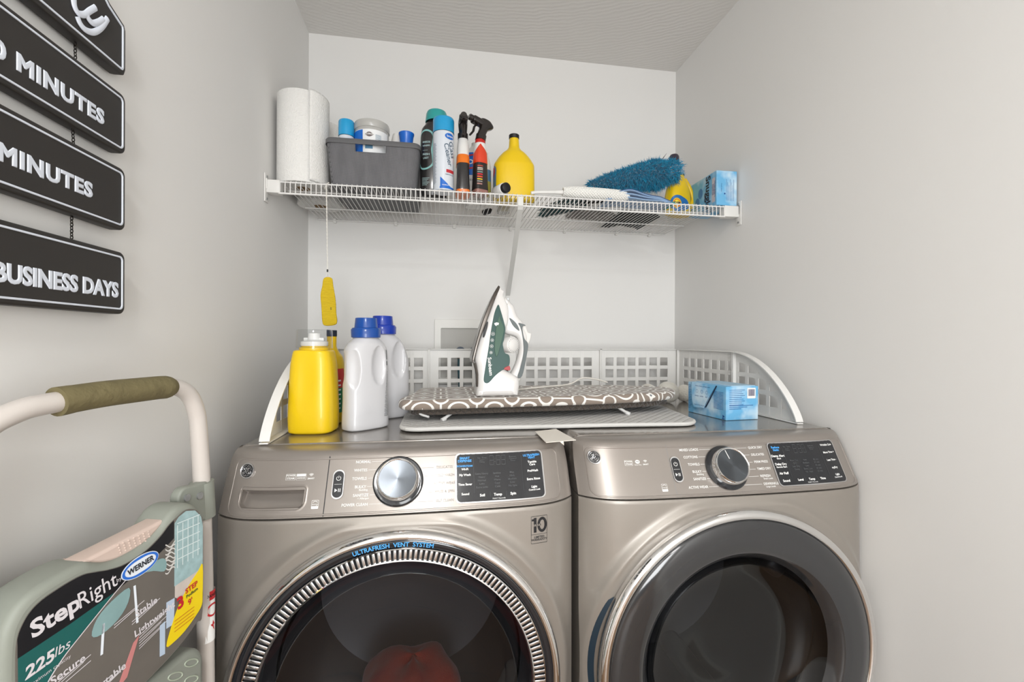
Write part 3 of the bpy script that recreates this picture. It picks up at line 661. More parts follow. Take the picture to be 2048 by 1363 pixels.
# contents of the basket
M_cyan = mat('cyan_cap', '1C9BD2', .3, coat=.4); M_wcan = mat('white_can', 'D6DCE4', .25, coat=.3); M_royal = mat('royal_blue_cap', '0F62C4', .3, coat=.3)
g = 'supplies in the grey basket'
t, L, o = lofted('aerosol_can', 'white can with bright blue cap at the left end inside the basket', 'spray can', (.2150, -.375, BZ), 0, [(0, .023, .023), (.152, .023, .023), (.156, .0225, .0225)], M_wcan, part='can_body', group=g)
MB().lathe([(.0236, .157), (.0240, .180), (.0238, .202), (.0215, .206), (0, .206)], 40).build('cap', M_cyan, t, local=True, smooth=50)
t = thing('wipes_tub', 'clear-lidded cleaning tablet tub with a blue and white label inside the basket', 'tub', (.2890, -.360, BZ), 0, g)
M_frost = mat('frosted_plastic', 'D5D4D0', .25, trans=.35, coat=.3)
Lt = Loft([(0, .048, .048), (.172, .052, .052), (.182, .052, .052)]); Lt.mesh(MB(), 56, 5).build('tub_body', M_frost, t, local=True)
MB().lathe([(.0530, .181), (.0545, .183), (.0545, .200), (.0530, .204), (.048, .2055), (0, .2055)], 56).build('lid', M_frost, t, local=True, smooth=50)
mb = MB(); Lt.patch(mb, radians(-160), radians(-20), .060, .172, .0006, 30, 6); lb = mb.build('label', mat('label_white', 'E9EBEC', .4), t, local=True)
mb = MB(); Lt.patch(mb, radians(-165), radians(-112), .060, .1705, .0009, 16, 6); fn = Lt.wrap(-pi / 2, .1, .0009); star(mb, fn, ell(.020, -.016, .020, .018, 30), .020, -.016); mb.build('label_blue_field', mat('label_blue', '1669C9', .4), t, local=True)
mb = MB(); star(mb, Lt.wrap(-pi / 2, .1560, .0012), [(-.0135, 0), (-.005, .0062), (0, .0075), (.005, .0062), (.0135, 0), (.005, -.0062), (0, -.0075), (-.005, -.0062)], 0, 0); dm = mb.build('label_diamond', mat('label_grey', '6B5F5E', .4), t, local=True)
mb = MB(); put_text(mb, 'CLOROX', .0066, Lt.wrap(-pi / 2, .1560, .0026), bold=.03, sx=.9); mb.build('lettering', M_white, t, local=True)
mb = MB(); fn = Lt.wrap(-pi / 2, .142, .0012)
for k in range(7): mb.grid(lambda u, v_: fn(.018 + .018 * u, .014 - k * .0033 + .0010 * v_, 0), 6, 2)
mb.grid(lambda u, v_: fn(-.012 + .022 * u, -.030 + .018 * v_, 0), 8, 3); mb.build('label_small_print', mat('label_slate', '54809E', .4), t, local=True)
t, L, o = lofted('spice_jar', 'small white plastic bottle right of the clear tub inside the basket', 'bottle', (.3650, -.330, BZ), 0, [(0, .018, .018), (.15, .019, .019), (.172, .019, .019), (.190, .016, .016), (.196, .014, .014)], mat('offwhite_plastic', 'DEDCD8', .4), group=g)
t, L, o = lofted('capped_bottle', 'bottle with royal blue flared cap at the right end inside the basket', 'bottle', (.3960, -.362, BZ), 0, [(0, .020, .020), (.13, .020, .020), (.148, .014, .014), (.153, .014, .014)], mat('offwhite_plastic', 'DEDCD8', .4), group=g)
MB().lathe([(.0195, .150), (.0225, .178), (.0245, .183), (.0245, .187), (.021, .189), (0, .189)], 40).build('cap', M_royal, t, local=True, smooth=50)

# black scent-booster bottle with teal cap
M_bb = mat('black_gloss_plastic', '2A2829', .22, coat=.5)
M_teal = mat('teal_cap', '2A9C9A', .3, coat=.4)
xb = .482
t, L, o = lofted('scent_booster_bottle', 'tall black bottle with teal cap standing between the basket and the white spray can', 'bottle', (xb, -.326, Z0), radians(0),
    [(0, .042, .024, 3), (.004, .043, .027, 3), (.12, .044, .030, 2.6), (.185, .0435, .030, 2.4), (.222, .042, .029, 2.2, .002, 0), (.242, .036, .028, 2, .008, 0), (.250, .033, .027, 2, .009, 0)], M_bb)
MB().lathe([(.0365, .249), (.0370, .252), (.0345, .276), (.0310, .284), (0, .2850)], 48, Matrix.Translation((.009, 0, 0))).build('cap', M_teal, t, local=True, smooth=50)
fn = L.wrap(-pi / 2 - .62, .150, .0010); mb = MB(); lo = dense(rrect(-.024, -.066, .024, .066, .023, 8), .006); band(mb, fn, lo, .0055, 0, 0, 0); lo2 = dense(rrect(-.0290, -.055, .029, .055, .027, 8), .008)
mb.build('label_ring', mat('label_aqua', '8FC9C6', .3), t, local=True)
mb = MB()
for s, y, z_ in (('BREEZE', .024, .0075), ('WHIFF!', .012, .0075), ('FRESH', -.016, .0085), ('LAST', -.028, .0085)): put_text(mb, s, z_, fn, .004, y, bold=.02)
mb.grid(lambda u, v_: fn(-.008 + .018 * u, -.003 + .0008 * v_, 0), 8, 2)
f2 = L.wrap(-pi / 2 - .5, .045, .0010)
for k in range(6): mb.grid(lambda u, v_: f2(-.012 + (.024 - .003 * (k % 3)) * u, .012 - k * .0045 + .0012 * v_, 0), 6, 2)
mb.build('lettering', mat('pale_teal_print', 'B9D5D6', .4), t, local=True)

# white aerosol glass-cleaner can
ca = at(866, 300, -.392); cb = at(908, 300, -.392); rc = (cb.x - ca.x) / 2
t, L, o = lofted('aerosol_can', 'tall white aerosol can with sky-blue cap standing right of the black teal-capped bottle', 'spray can', ((ca.x + cb.x) / 2, -.392, Z0), 0,
    [(0, rc - .002, rc - .002), (.003, rc, rc), (.182, rc, rc), (.185, rc - .001, rc - .001)], M_wcan, part='can_body')
MB().lathe([(rc + .0006, .1855), (rc + .0006, .226), (rc - .001, .2310), (rc - .004, .2325), (0, .2325)], 56).build('cap', M_cyan, t, local=True, smooth=50)
L.patch(mbx := MB(), radians(-110), radians(-20), .004, .010, .0006, 20, 2)
fn = L.wrap(-pi / 2, .0, .0006)
mbx.add([fn(-.010 + .046 * u, .004 + (.036 * (1 - u) ** 1.3) * v_, 0) for u in [i / 16 for i in range(17)] for v_ in (0, 1)], [[2 * i, 2 * i + 2, 2 * i + 3, 2 * i + 1] for i in range(16)])
star(mbx, L.wrap(-pi / 2 + .62, .168, .0006), ell(0, 0, .0165, .0095, 28)); mbx.build('label_blue_field', mat('label_blue', '1669C9', .4), t, local=True)
mb = MB(); put_text(mb, 'Sprayway', .0085, L.wrap(-pi / 2 + .68, .168, .0010), 0, 0, bold=.02, sx=.8); put_text(mb, 'DISINFECTANT', .0042, fn, .010, .018, bold=.02, h=.0006) if False else put_text(mb, 'FOAM ACTION', .0046, L.wrap(-pi / 2, 0, .0011), .012, .014, bold=.02)
mb.build('lettering', M_white, t, local=True)
mb = MB(); f3 = L.wrap(-pi / 2 + .62, 0, .0008); put_text(mb, 'Glass', .024, f3, .008, .128, bold=.01, rot=radians(-78)); put_text(mb, 'Cleaner', .022, f3, -.006, .110, bold=.01, rot=radians(-78)); put_text(mb, 'AMMONIA FREE', .0042, f3, 0, .048, bold=.02)
f4 = L.wrap(-pi / 2 - .92, 0, .0008)
for k in range(34): mb.grid(lambda u, v_: f4(-.006 + (.009 + .002 * ((k * 7) % 3)) * u, .145 - k * .0038 + .0009 * v_, 0), 4, 2)
mb.build('lettering', mat('slate_print', '4A5F72', .5), t, local=True)
mb = MB(); mb.grid(lambda u, v_: f3(-.012 + .03 * u, .054 + .010 * v_, 0), 8, 2); mb.build('label_red_band', mat('label_red', 'C03038', .4), t, local=True)

def trigger_head(t, M, cap_m, sc=1.0):
    mb = MB(); P = lambda x, y, z: M @ Vector((x * sc, y * sc, z * sc))
    for (x0, x1, y, z0, z1, r) in ((-.018, .034, .0085, .036, .052, .005),): mb.box((x0 * sc, -y * sc * 1.3, z0 * sc), (x1 * sc, y * sc * 1.3, z1 * sc), r * sc, 3, M=M)
    Loft([(0, .0135, .0135), (.014, .0135, .0135), (.016, .011, .0105), (.030, .011, .0115, 2.5, -.002, 0), (.046, .020, .0125, 2.6, -.008, 0), (.055, .015, .0110, 2.5, -.004, 0), (.058, .006, .005, 2, -.003, 0)]).mesh(mb, 28, 4, M=M @ Matrix.Scale(sc, 4))
    hd = mb.build('sprayer_head', cap_m, t, smooth=45)
    MB().tube([P(.030, 0, .045), P(.041, 0, .045)], .0078 * sc, 20).tube([P(.041, 0, .045), P(.043, 0, .045)], .0055 * sc, 20).build('nozzle', cap_m, hd)
    MB().tube([P(.018, 0, .036), P(.024, 0, .026), P(.024, 0, .014), P(.030, 0, .002)], .0045 * sc, 8, flat=(.6, 1.2)).build('trigger', cap_m, hd)
# orange banded sprayer, seen nozzle first
c0 = at(926, 320, -.385)
M_or = mat('orange_plastic', 'E8761A', .35, coat=.3)
t = thing('spray_bottle', 'black and white trigger spray bottle with orange band, nozzle facing the camera', 'spray bottle', (c0.x, -.375, Z0), radians(-90))
L = Loft([(0, .040, .0215, 4), (.004, .041, .0225, 4), (.050, .040, .0205, 3.5), (.094, .036, .0200, 3)]); L.mesh(MB(), 44, 6).build('bottle_body', M_bb, t, local=True)
Loft([(.0935, .037, .0215, 3), (.121, .032, .0205, 2.8), (.123, .030, .0195, 2.8)]).mesh(MB(), 44, 5).build('orange_band', M_or, t, local=True)
Loft([(.123, .030, .0195, 2.6), (.150, .026, .0190, 2.4), (.174, .018, .0165, 2), (.181, .016, .0150, 2)]).mesh(MB(), 44, 5).build('white_shoulder', M_plas, t, local=True)
Loft([(-.0001, .0405, .0222, 4), (.008, .0418, .0232, 4), (.0085, .0405, .0222, 4)]).mesh(MB(), 44, 5).build('orange_foot', M_or, t, local=True)
M_shb = mat('sprayer_black', '26211F', .25, coat=.4)
trigger_head(t, TM[t.name] @ Matrix.Translation((0, 0, .180)), M_shb, 1.25)
# red sprayer, nozzle pointing left
c0 = at(960, 320, -.385)
t = thing('spray_bottle', 'red and white trigger spray bottle with dark label, nozzle pointing left', 'spray bottle', (c0.x + .001, -.380, Z0), radians(205))
L = Loft([(0, .0225, .0195, 4), (.004, .0240, .0205, 4), (.050, .0225, .0195, 3.5), (.102, .0210, .0195, 2.8)]); L.mesh(MB(), 44, 6).build('bottle_body', mat('rosy_liquid_bottle', '9A6F66', .25, coat=.4), t, local=True)
mb = MB(); Loft([(.016, .0243, .0207, 3.9), (.050, .0230, .0200, 3.5), (.102, .0215, .0200, 2.8)]).mesh(mb, 44, 6); lb = mb.build('label', mat('label_black', '2B2625', .4), t, local=True)
Loft([(.1015, .0225, .0210, 2.8), (.130, .0215, .0205, 2.5), (.152, .0185, .0180, 2.2), (.168, .0165, .0155, 2)]).mesh(MB(), 44, 6).build('red_shoulder', mat('red_plastic', 'D8401F', .3, coat=.4), t, local=True)
Lr = Loft([(.168, .0172, .0162, 2), (.176, .0168, .0158, 2), (.180, .0160, .0155, 2)]); Lr.mesh(MB(), 44, 5).build('collar', mat('red_collar', 'B8251E', .35), t, local=True)
mb = MB(); Ls = Loft([(.1015, .0225, .0210, 2.8), (.130, .0215, .0205, 2.5), (.152, .0185, .0180, 2.2), (.168, .0165, .0155, 2)])
nW_ = 60
mb.grid(lambda u, v_: Ls.pt(2 * pi * u, (.164 - .030 * min(1, abs(((u * 360 - 65 + 180) % 360) - 180) / 70)) * (1 - v_) + .1682 * v_, .0006), nW_, 5); mb.build('white_shoulder', M_plas, t, local=True)
front = radians(-90 - 205)
for hh, dy, c_ in ((.0035, .090, 'B94A3A'), (.0028, .083, 'D9D2C8'), (.0028, .078, 'C9C2BA'), (.0045, .0705, '7D8A86'), (.0045, .063, 'C92A35'), (.0045, .055, 'D8552A'), (.0035, .047, 'E8C92A'), (.0025, .040, 'BDB6AE'), (.0045, .032, 'B08078')):
    mb = MB(); fn = L.wrap(front, dy, .0014); mb.grid(lambda u, v_: fn(-.0085 + .017 * u, hh * v_ - hh / 2, 0), 6, 2); mb.build('label_stripe', mat('stripe_' + c_, c_, .5), t, local=True)
trigger_head(t, TM[t.name] @ Matrix.Translation((0, 0, .179)) @ Matrix.Rotation(radians(-12), 4, 'Y'), M_shb, 1.28)
# bleach spray behind, between the two sprayers
c0 = at(944, 340, -.25)
t, L, o = lofted('spray_bottle', 'white bottle with blue CLOROX label seen between the two trigger sprayers', 'bottle', (c0.x + .012, -.25, Z0), 0, [(0, .034, .024, 3), (.004, .036, .026, 3), (.14, .036, .026, 3), (.195, .030, .022, 2.5), (.215, .015, .015, 2), (.225, .014, .014, 2)], M_plas)
mb = MB(); L.patch(mb, radians(-165), radians(-15), .105, .185, .0006, 20, 6); mb.build('label_blue_field', mat('label_blue', '1669C9', .4), t, local=True)
mb = MB(); put_text(mb, 'CLOROX', .022, L.wrap(-pi / 2, .150, .0012), -.002, 0, bold=.03); mb.build('lettering', M_white, t, local=True)
mb = MB(); fn = L.wrap(-pi / 2, .148, .0010)
for y in (-.026, .020): mb.grid(lambda u, v_: fn(-.03 + .06 * u, y + .012 * u + .006 * v_, 0), 14, 2)
mb.build('label_red_stripe', mat('label_red', 'C03038', .4), t, local=True)
mb = MB(); put_text(mb, 'DECLOG', .010, L.wrap(-pi / 2, .088, .0010), 0, 0); put_text(mb, '3', .012, L.wrap(-pi / 2, .070, .0010), 0, 0); mb.build('lettering', mat('slate_print', '4A5F72', .5), t, local=True)
# slim bottle behind the red sprayer
c0 = at(976, 350, -.29)
t, L, o = lofted('slim_bottle', 'slim pale bottle with olive label half hidden behind the red trigger sprayer', 'bottle', (c0.x - .010, -.29, Z0), 0, [(0, .019, .019), (.003, .020, .020), (.120, .020, .020), (.150, .016, .016), (.170, .010, .010), (.178, .010, .010)], mat('offwhite_plastic', 'DEDCD8', .4))
mb = MB(); L.patch(mb, radians(-100), radians(10), .02, .075, .0006, 14, 4); mb.build('label', mat('olive_label', 'A9A04A', .5), t, local=True)
mb = MB(); L.patch(mb, radians(-100), radians(10), .0755, .115, .0006, 14, 4); mb.build('label_dark_band', mat('label_slate', '54809E', .4), t, local=True)

# yellow round-shouldered bottle with black cap
M_yel = mat('yellow_plastic', 'E9C40C', .38, coat=.25); M_yel2 = mat('yellow_plastic_deep', 'E2BB08', .38, coat=.25)
yY = -.322; a = at(987, 350, yY); b_ = at(1068, 350, yY); hw = (b_.x - a.x) / 2
def zz(v): return at(1030, v, yY - .02).z - Z0
H1 = zz(265)
t, L, o = lofted('cleaner_bottle', 'bright yellow bottle with sloping shoulders and small black cap on the wire shelf', 'bottle', ((a.x + b_.x) / 2, yY, Z0), radians(-4),
    [(0, hw - .006, .036, 3), (.005, hw, .040, 3.2), (H1 * .30, hw, .040, 3.0), (H1 * .53, hw - .001, .038, 2.8), (H1 * .60, hw - .008, .035, 2.5), (H1 * .72, hw * .58, .027, 2.2), (H1 * .78, hw * .34, .020, 2), (H1 * .82, .0185, .0175, 2), (H1 * .92, .0165, .0165, 2), (H1 * .955, .0155, .0155, 2)], M_yel)
MB().lathe([(.0165, H1 * .94), (.0175, H1 * .945), (.0175, H1 * .995), (.0160, H1), (0, H1)], 36).build('cap', M_black, t, local=True, smooth=50)
mb = MB(); star(mb, L.wrap(radians(183), H1 * .32, .0006), dense(rrect(-.030, -.052, .030, .045, .02, 6), .01), 0, 0, 5); mb.build('side_label', mat('label_bluegrey', '5C7A93', .4), t, local=True)
mb = MB(); star(mb, L.wrap(radians(183), H1 * .42, .0010), ell(0, 0, .022, .018), 0, 0, 3); mb.build('label_emblem', mat('label_red', 'C03038', .4), t, local=True)
# small pale bottle top behind it
c0 = at(1007, 330, -.20)
t, L, o = lofted('small_clear_bottle', 'small frosted bottle half hidden behind the neck of the black-capped yellow bottle', 'bottle', (c0.x, -.20, Z0), 0, [(0, .024, .024), (.10, .024, .024), (.135, .022, .022), (.146, .014, .014), (.150, .012, .012)], M_frost)
# bottle lying down, black cap toward the room
c0 = at(1012, 381, -.415)
t = thing('lying_bottle', 'small white bottle lying on its side with its black cap toward the camera', 'bottle', (c0.x, -.36, Z0 + .0195), 0)
Ml = Matrix.Translation((c0.x, -.405, Z0 + .0195)) @ Matrix.Rotation(radians(90), 4, 'X') @ Matrix.Scale(-1, 4, Vector((0, 0, 1)))
Ml = Matrix.Translation((c0.x - .004, -.408, Z0 + .0195)) @ Matrix.Rotation(radians(24), 4, 'Z') @ Matrix.Rotation(radians(-90), 4, 'X')
MB().lathe([(.0, .0), (.0165, .0), (.0185, .002), (.0190, .02), (.0190, .048), (.015, .054), (0, .054)], 36, Ml).build('bottle_body', M_plas, t, smooth=50)
MB().lathe([(0, -.014), (.0140, -.014), (.0158, -.0125), (.0160, .0005), (.0, .0005)], 36, Ml).build('cap', M_black, t, smooth=50)
c0 = at(976, 424, -.20)
t = thing('brush_handle_cap', 'stubby black plastic cap lying on the shelf left of the yellow bottle', 'cap', (c0.x, -.17, Z0 + .011), radians(35))
MB().lathe([(0, -.02), (.009, -.02), (.0105, -.017), (.0105, .012), (.008, .02), (0, .02)], 20, Matrix.Rotation(radians(90), 4, 'X')).build('cap_shell', M_black, t, local=True)

# fluffy microfibre things: many short curved strands on a core
def fluff(name, centre_pts, radii, n, ln, wd, m_, parent=None, core_m=None, seed=1, droop=.3, flat=1.0, zmin=None):
    rnd = random.Random(seed); mb = MB(); pts = smooth_path(centre_pts, 8); k = len(pts)
    def rad(u):
        q = u * (len(radii) - 1); i = min(int(q), len(radii) - 2); return radii[i] + (radii[i + 1] - radii[i]) * (q - i)
    core = [p for p in pts]; mb.tube(core, [max(.001, rad(i / (k - 1)) * .75) for i in range(k)], 14, flat=(flat, 1), up=(0, 0, 1))
    for s_ in range(n):
        u = rnd.random(); q = u * (k - 1); i = min(int(q), k - 2); p = pts[i].lerp(pts[i + 1], q - i); tg = (pts[i + 1] - pts[i]).normalized()
        a = rnd.uniform(0, 2 * pi); side = tg.cross(Vector((0, 0, 1))).normalized(); up = side.cross(tg)
        d = side * cos(a) + up * sin(a) * flat
        if u > .93: d = (d + tg * rnd.uniform(0, 1.5))
        if u < .07: d = (d - tg * rnd.uniform(0, 1.5))
        r = rad(u) * .7; b0 = p + d * r; dn = d.normalized(); j = Vector((rnd.gauss(0, 1), rnd.gauss(0, 1), rnd.gauss(0, 1))) * .62
        d2 = (dn + j).normalized(); L_ = ln * rnd.uniform(.6, 1.25); sidev = d2.cross(Vector((rnd.random(), rnd.random(), rnd.random()))).normalized() * wd
        p1 = b0 + d2 * L_ * .5 + sidev * rnd.uniform(-1, 1); p2 = b0 + d2 * L_ + Vector((0, 0, -droop * L_)) + j * L_ * .3
        q3 = [b0 - sidev, b0 + sidev, p1 + sidev * .9, p1 - sidev * .9, p2]
        if zmin is not None:
            for q_ in q3: q_.z = max(q_.z, zmin)
        mb.add(q3, [[0, 1, 2, 3], [3, 2, 4]])
    return mb.build(name, m_, parent, smooth=80)
def fluffmat(name, c1, c2):
    if name in MATS: return MATS[name]
    m_ = mat(name, c1, .85, sheen=.4); T = NT(m_.node_tree); b = m_.node_tree.nodes['Principled BSDF']; tc = T.n('ShaderNodeTexCoord'); nz = T.n('ShaderNodeTexNoise'); nz.inputs['Scale'].default_value = 130; T.l(tc.outputs['Object'], nz.inputs[0])
    rp = T.n('ShaderNodeMapRange'); rp.inputs[1].default_value = .35; rp.inputs[2].default_value = .65; T.l(nz.outputs['Fac'], rp.inputs[0]); T.l(T.mix(rp.outputs[0], srgb(c1), srgb(c2)), b.inputs['Base Color']); return m_
M_tf = fluffmat('teal_fibres', '0A6F98', '1D9AC0'); M_wf = fluffmat('white_fibres', 'E6E5E1', 'F6F5F2'); M_df = fluffmat('dark_teal_fibres', '16383C', '2A5458'); M_gf = fluffmat('grey_fibres', '8B8783', 'A9A5A0')
# teal duster
p0 = at(1185, 366, -.33); p1 = at(1240, 352, -.34); p2 = at(1300, 348, -.34); p3 = at(1338, 346, -.33)
t = thing('microfibre_duster', 'big fluffy teal microfibre duster head lying on the wire shelf', 'duster', (p2.x, -.33, Z0 + .0))
zf = Z0 + .003
fluff('fibre_head', [(p0.x, -.335, p0.z - .012), (p1.x, -.33, p1.z - .012), (p2.x, -.325, p2.z + .002), (p3.x - .010, -.32, p3.z + .006)], [.010, .026, .044, .054, .044], 12500, .021, .0012, M_tf, t, seed=3, flat=1.0, zmin=zf)
mb = MB(); q = at(1322, 322, -.33); mb.tube([q, q + Vector((.010, 0, .014)), q + Vector((.022, 0, .030))], [.003, .0032, .0006], 8, flat=(.4, 1.2)); mb.build('hanging_loop', mat('dark_tab', '4A5458', .5), t)
# white bottle brush / duster wand
a = at(1066, 392, -.425); b_ = at(1128, 381, -.415); c_ = at(1258, 384, -.405)
t = thing('white_dusting_wand', 'white fluffy dusting wand with smooth white handle lying along the shelf edge', 'duster', ((b_.x + c_.x) / 2, -.41, Z0))
MB().tube(smooth_path([(a.x - .004, -.412, Z0 + .008), (a.x + .022, -.412, Z0 + .012), (b_.x, -.408, Z0 + .018)], 6), [.0055] * 7 + [.006] * 4 + [.0075] * 2, 14).build('handle', M_plas, t)
mb = MB(); hp = smooth_path([(b_.x, -.408, Z0 + .020), ((b_.x + c_.x) / 2, -.405, Z0 + .021), (c_.x, -.40, Z0 + .019)], 12); hr = [.0125 + .004 * min(1, i / 4) for i in range(len(hp))]; hr[-1] = .006; hr[-2] = .012; hr[-3] = .0145
mb.tube(hp, hr, 20)
for i in range(46):                                          # plump chenille noodles in rings
    q = i / 45 * (len(hp) - 1); k = min(int(q), len(hp) - 2); c0_ = hp[k].lerp(hp[k + 1], q - k); rr_ = hr[k] + (hr[k + 1] - hr[k]) * (q - k)
    for j in range(13):
        a_ = 2 * pi * (j + .5 * (i % 2)) / 13; bm = bmesh.new(); bmesh.ops.create_icosphere(bm, subdivisions=1, radius=.0036)
        mb.bm(bm, Matrix.Translation(c0_ + Vector((0, cos(a_) * rr_, sin(a_) * rr_))) @ Matrix.Diagonal((.8, 1, 1, 1)))
mb.build('chenille_head', mat('chenille_white', 'ECEBE7', .8, sheen=.3), t, smooth=80)
# dark teal and grey duster heads lying further back
a = at(1092, 425, -.18); b_ = at(1150, 405, -.30)
t = thing('dark_duster', 'dark green-black fluffy duster head lying on the wires right of the yellow bottle', 'duster', (a.x + .03, -.22, Z0))
fluff('fibre_head', [(a.x, -.17, Z0 + .022), (a.x + .05, -.235, Z0 + .024), (a.x + .10, -.30, Z0 + .020)], [.016, .022, .024, .018], 1300, .014, .0022, M_df, t, seed=8, zmin=zf)
MB().tube(smooth_path([(a.x + .10, -.30, Z0 + .02), (a.x + .16, -.355, Z0 + .012), (a.x + .19, -.37, Z0 + .010)], 5), .005, 10).build('handle', M_black, t)
t = thing('grey_duster', 'light grey fluffy duster head lying under the teal duster toward the back', 'duster', (a.x + .17, -.15, Z0))
fluff('fibre_head', [(a.x + .11, -.17, Z0 + .022), (a.x + .17, -.17, Z0 + .024), (a.x + .26, -.15, Z0 + .022)], [.020, .026, .026, .018], 1500, .015, .0020, M_gf, t, seed=9, zmin=zf)
t = thing('charcoal_sheet', 'charcoal wavy sheet at the back of the shelf behind the folded blue cloth', 'cloth', (a.x + .33, -.14, Z0))  # dark wavy sheet laid over the rear right of the deck
mb = MB(); mb.grid(lambda u, v_: Vector((-.07 + .17 * u, -.10 + .20 * v_, .004 + .014 * (1 + sin(7 * u + 3 * v_) * cos(6 * v_ - 2 * u)) * min(1, 8 * u * (1 - u)))), 40, 40); mb.build('cloth_fold', mat('charcoal_matte', '2E2F31', .9, bump=(400, .5)), t, local=True, solid=.003)
# folded light blue cloth
a = at(1212, 392, -.41); b_ = at(1345, 398, -.41)
t = thing('folded_cloth', 'light blue folded cloth with darker hem in front of the teal duster', 'cloth', ((a.x + b_.x) / 2, -.35, Z0)); wd = b_.x - a.x
M_bc = mat('light_blue_cotton', '93B0D2', .85, bump=(900, .3), sheen=.3)
def cl(k):
    def f(u, v_):
        e = min(1, 6 * u * (1 - u) + .15) ; x = -wd / 2 + wd * u; hh = .006 + .0065 * k + (.022 * math.exp(-((u - .33) / .22) ** 2)) * (.35 + .25 * k) + .002 * sin(9 * u + 5 * v_ + k)
        return Vector((x * (1 - .03 * k), -.065 + .11 * v_ + .004 * sin(8 * u + k), hh * e))
    return f
for k in range(3): MB().grid(cl(k), 44, 14).build('cloth_layer', M_bc, t, local=True, solid=.003)
mb = MB(); f = cl(2); mb.tube([f(i / 30, 0) + Vector((0, -.001, .002)) for i in range(31)], .0011, 6); mb.build('hem', mat('navy_hem', '3C5A85', .8), t, local=True)
t = thing('teal_cloth', 'teal cloth corner showing between the folded blue cloth and the detergent bottle', 'cloth', (b_.x - .02, -.37, Z0))
mb = MB(); mb.grid(lambda u, v_: Vector((-.06 + .10 * u, -.025 + .07 * v_, .020 - .014 * u + .003 * sin(9 * u + 4 * v_))), 24, 12); mb.build('cloth_fold', mat('teal_fabric', '2E9C96', .85), t, local=True, solid=.003)

# yellow detergent bottle with round logo
c0 = at(1362, 380, -.31)
t, L, o = lofted('detergent_bottle', 'yellow detergent bottle with orange bullseye label left of the blue dryer sheet box', 'detergent', (c0.x + .004, -.280, Z0), radians(22),
    [(0, .050, .028, 3), (.005, .054, .032, 3), (.055, .054, .032, 2.8), (.090, .050, .031, 2.5), (.122, .036, .027, 2.2), (.140, .024, .022, 2), (.150, .020, .020, 2)], M_yel)
MB().lathe([(.0235, .148), (.0245, .151), (.0235, .186), (.020, .189), (0, .189)], 36).build('cap', mat('cloudy_cap', 'B9B8BC', .3, coat=.3), t, local=True, smooth=50)
mb = MB(); mb.tube(smooth_path([(.046, -.022, .030), (.060, -.020, .066), (.050, -.016, .105), (.026, -.01, .138)], 6), .008, 12, flat=(1, .7)); mb.build('handle', M_yel2, t, local=True)
th_l = radians(-90 - 22)
mb = MB(); star(mb, L.wrap(th_l, .034, .0006), dense(ell(-.008, 0, .036, .030), .005), -.008, 0, 5); mb.build('label', mat('label_navy', '2F6FB0', .4), t, local=True)
for nm, r, c_, of in (('label_ring', .0185, 'F2D21A', .0012), ('label_ring', .0155, 'E8761A', .0017), ('label_ring', .0115, 'F6E23A', .0022)):
    mb = MB(); star(mb, L.wrap(th_l, .034, of), ell(-.012, 0, r, r), -.012, 0, 4); mb.build(nm, mat('bullseye_' + c_, c_, .4), t, local=True)
mb = MB(); put_text(mb, 'Tide', .015, L.wrap(th_l, .034, .0028), -.012, 0, bold=.03, rot=.15); mb.build('lettering', mat('label_navy_dark', '16264F', .4), t, local=True)
c0 = at(1348, 335, -.22)
t, L, o = lofted('dark_capped_bottle', 'bottle with dark rounded cap rising behind the right end of the teal duster', 'bottle', (c0.x, -.22, Z0), 0, [(0, .024, .024), (.17, .024, .024), (.20, .020, .020), (.215, .015, .015)], mat('offwhite_plastic', 'DEDCD8', .4))
MB().lathe([(.0180, .213), (.0190, .220), (.0185, .244), (.014, .251), (0, .252)], 32).build('cap', mat('plum_cap', '3A3340', .35), t, local=True, smooth=50)

# printed sky box material
def skymat(name):
    if name in MATS: return MATS[name]
    m_ = mat(name, '7FBFE4', .4); T = NT(m_.node_tree); b = m_.node_tree.nodes['Principled BSDF']; tc = T.n('ShaderNodeTexCoord'); nz = T.n('ShaderNodeTexNoise'); nz.inputs['Scale'].default_value = 14; nz.inputs['Detail'].default_value = 3; T.l(tc.outputs['Object'], nz.inputs[0])
    rp = T.n('ShaderNodeMapRange'); rp.inputs[1].default_value = .45; rp.inputs[2].default_value = .68; T.l(nz.outputs['Fac'], rp.inputs[0]); T.l(T.mix(rp.outputs[0], srgb('6FB6E2'), srgb('CFE6F4')), b.inputs['Base Color']); return m_
M_sky = skymat('sky_print_card'); M_navy = mat('navy_print', '27589C', .5); M_ink = mat('dark_ink', '1D2A44', .5)
# upright dryer sheet box on the shelf
bxc = 1.4785
t = thing('dryer_sheet_box', 'blue sky-printed dryer sheet box standing upright at the right end of the shelf', 'box', (bxc, -.340, Z0), 0)
hx_, hy_, hz_ = .0385, .0860, .1190
MB().box((-hx_, -hy_, 0), (hx_, hy_, hz_), .0012, 1).build('carton', M_sky, t, local=True, smooth=20)
FL = lambda a, b_, h: Vector((-hx_ - .0006 - h, hy_ - (a + hy_), b_))          # left face, seen from the left: reading toward the room
FF = lambda a, b_, h: Vector((a, -hy_ - .0006 - h, b_))
mb = MB(); put_text(mb, 'Snuggle', .038, FL, .036, .058, rot=radians(-90), bold=.03); mb.build('lettering', M_ink, t, local=True)
mb = MB()
for k in range(3): put_text(mb, ('SuperFresh', 'ORIGINAL', 'DRYER SHEETS')[k], .0085, FL, .064 + .0045 * k * 1.5, .058, rot=radians(-90), bold=.01)
for k in range(7): mb.grid(lambda u, v_: FF(-.002 + k * .0046 + .0009 * u, .016 + (.074 - .01 * (k % 3)) * (v_), 0), 2, 2)
put_text(mb, 'Fresh scent', .0062, FF, -.020, .060, rot=radians(-90)); star(mb, FF, ell(-.008, .040, .003, .003, 14), -.008, .040, 1); mb.build('small_print', M_navy, t, local=True)
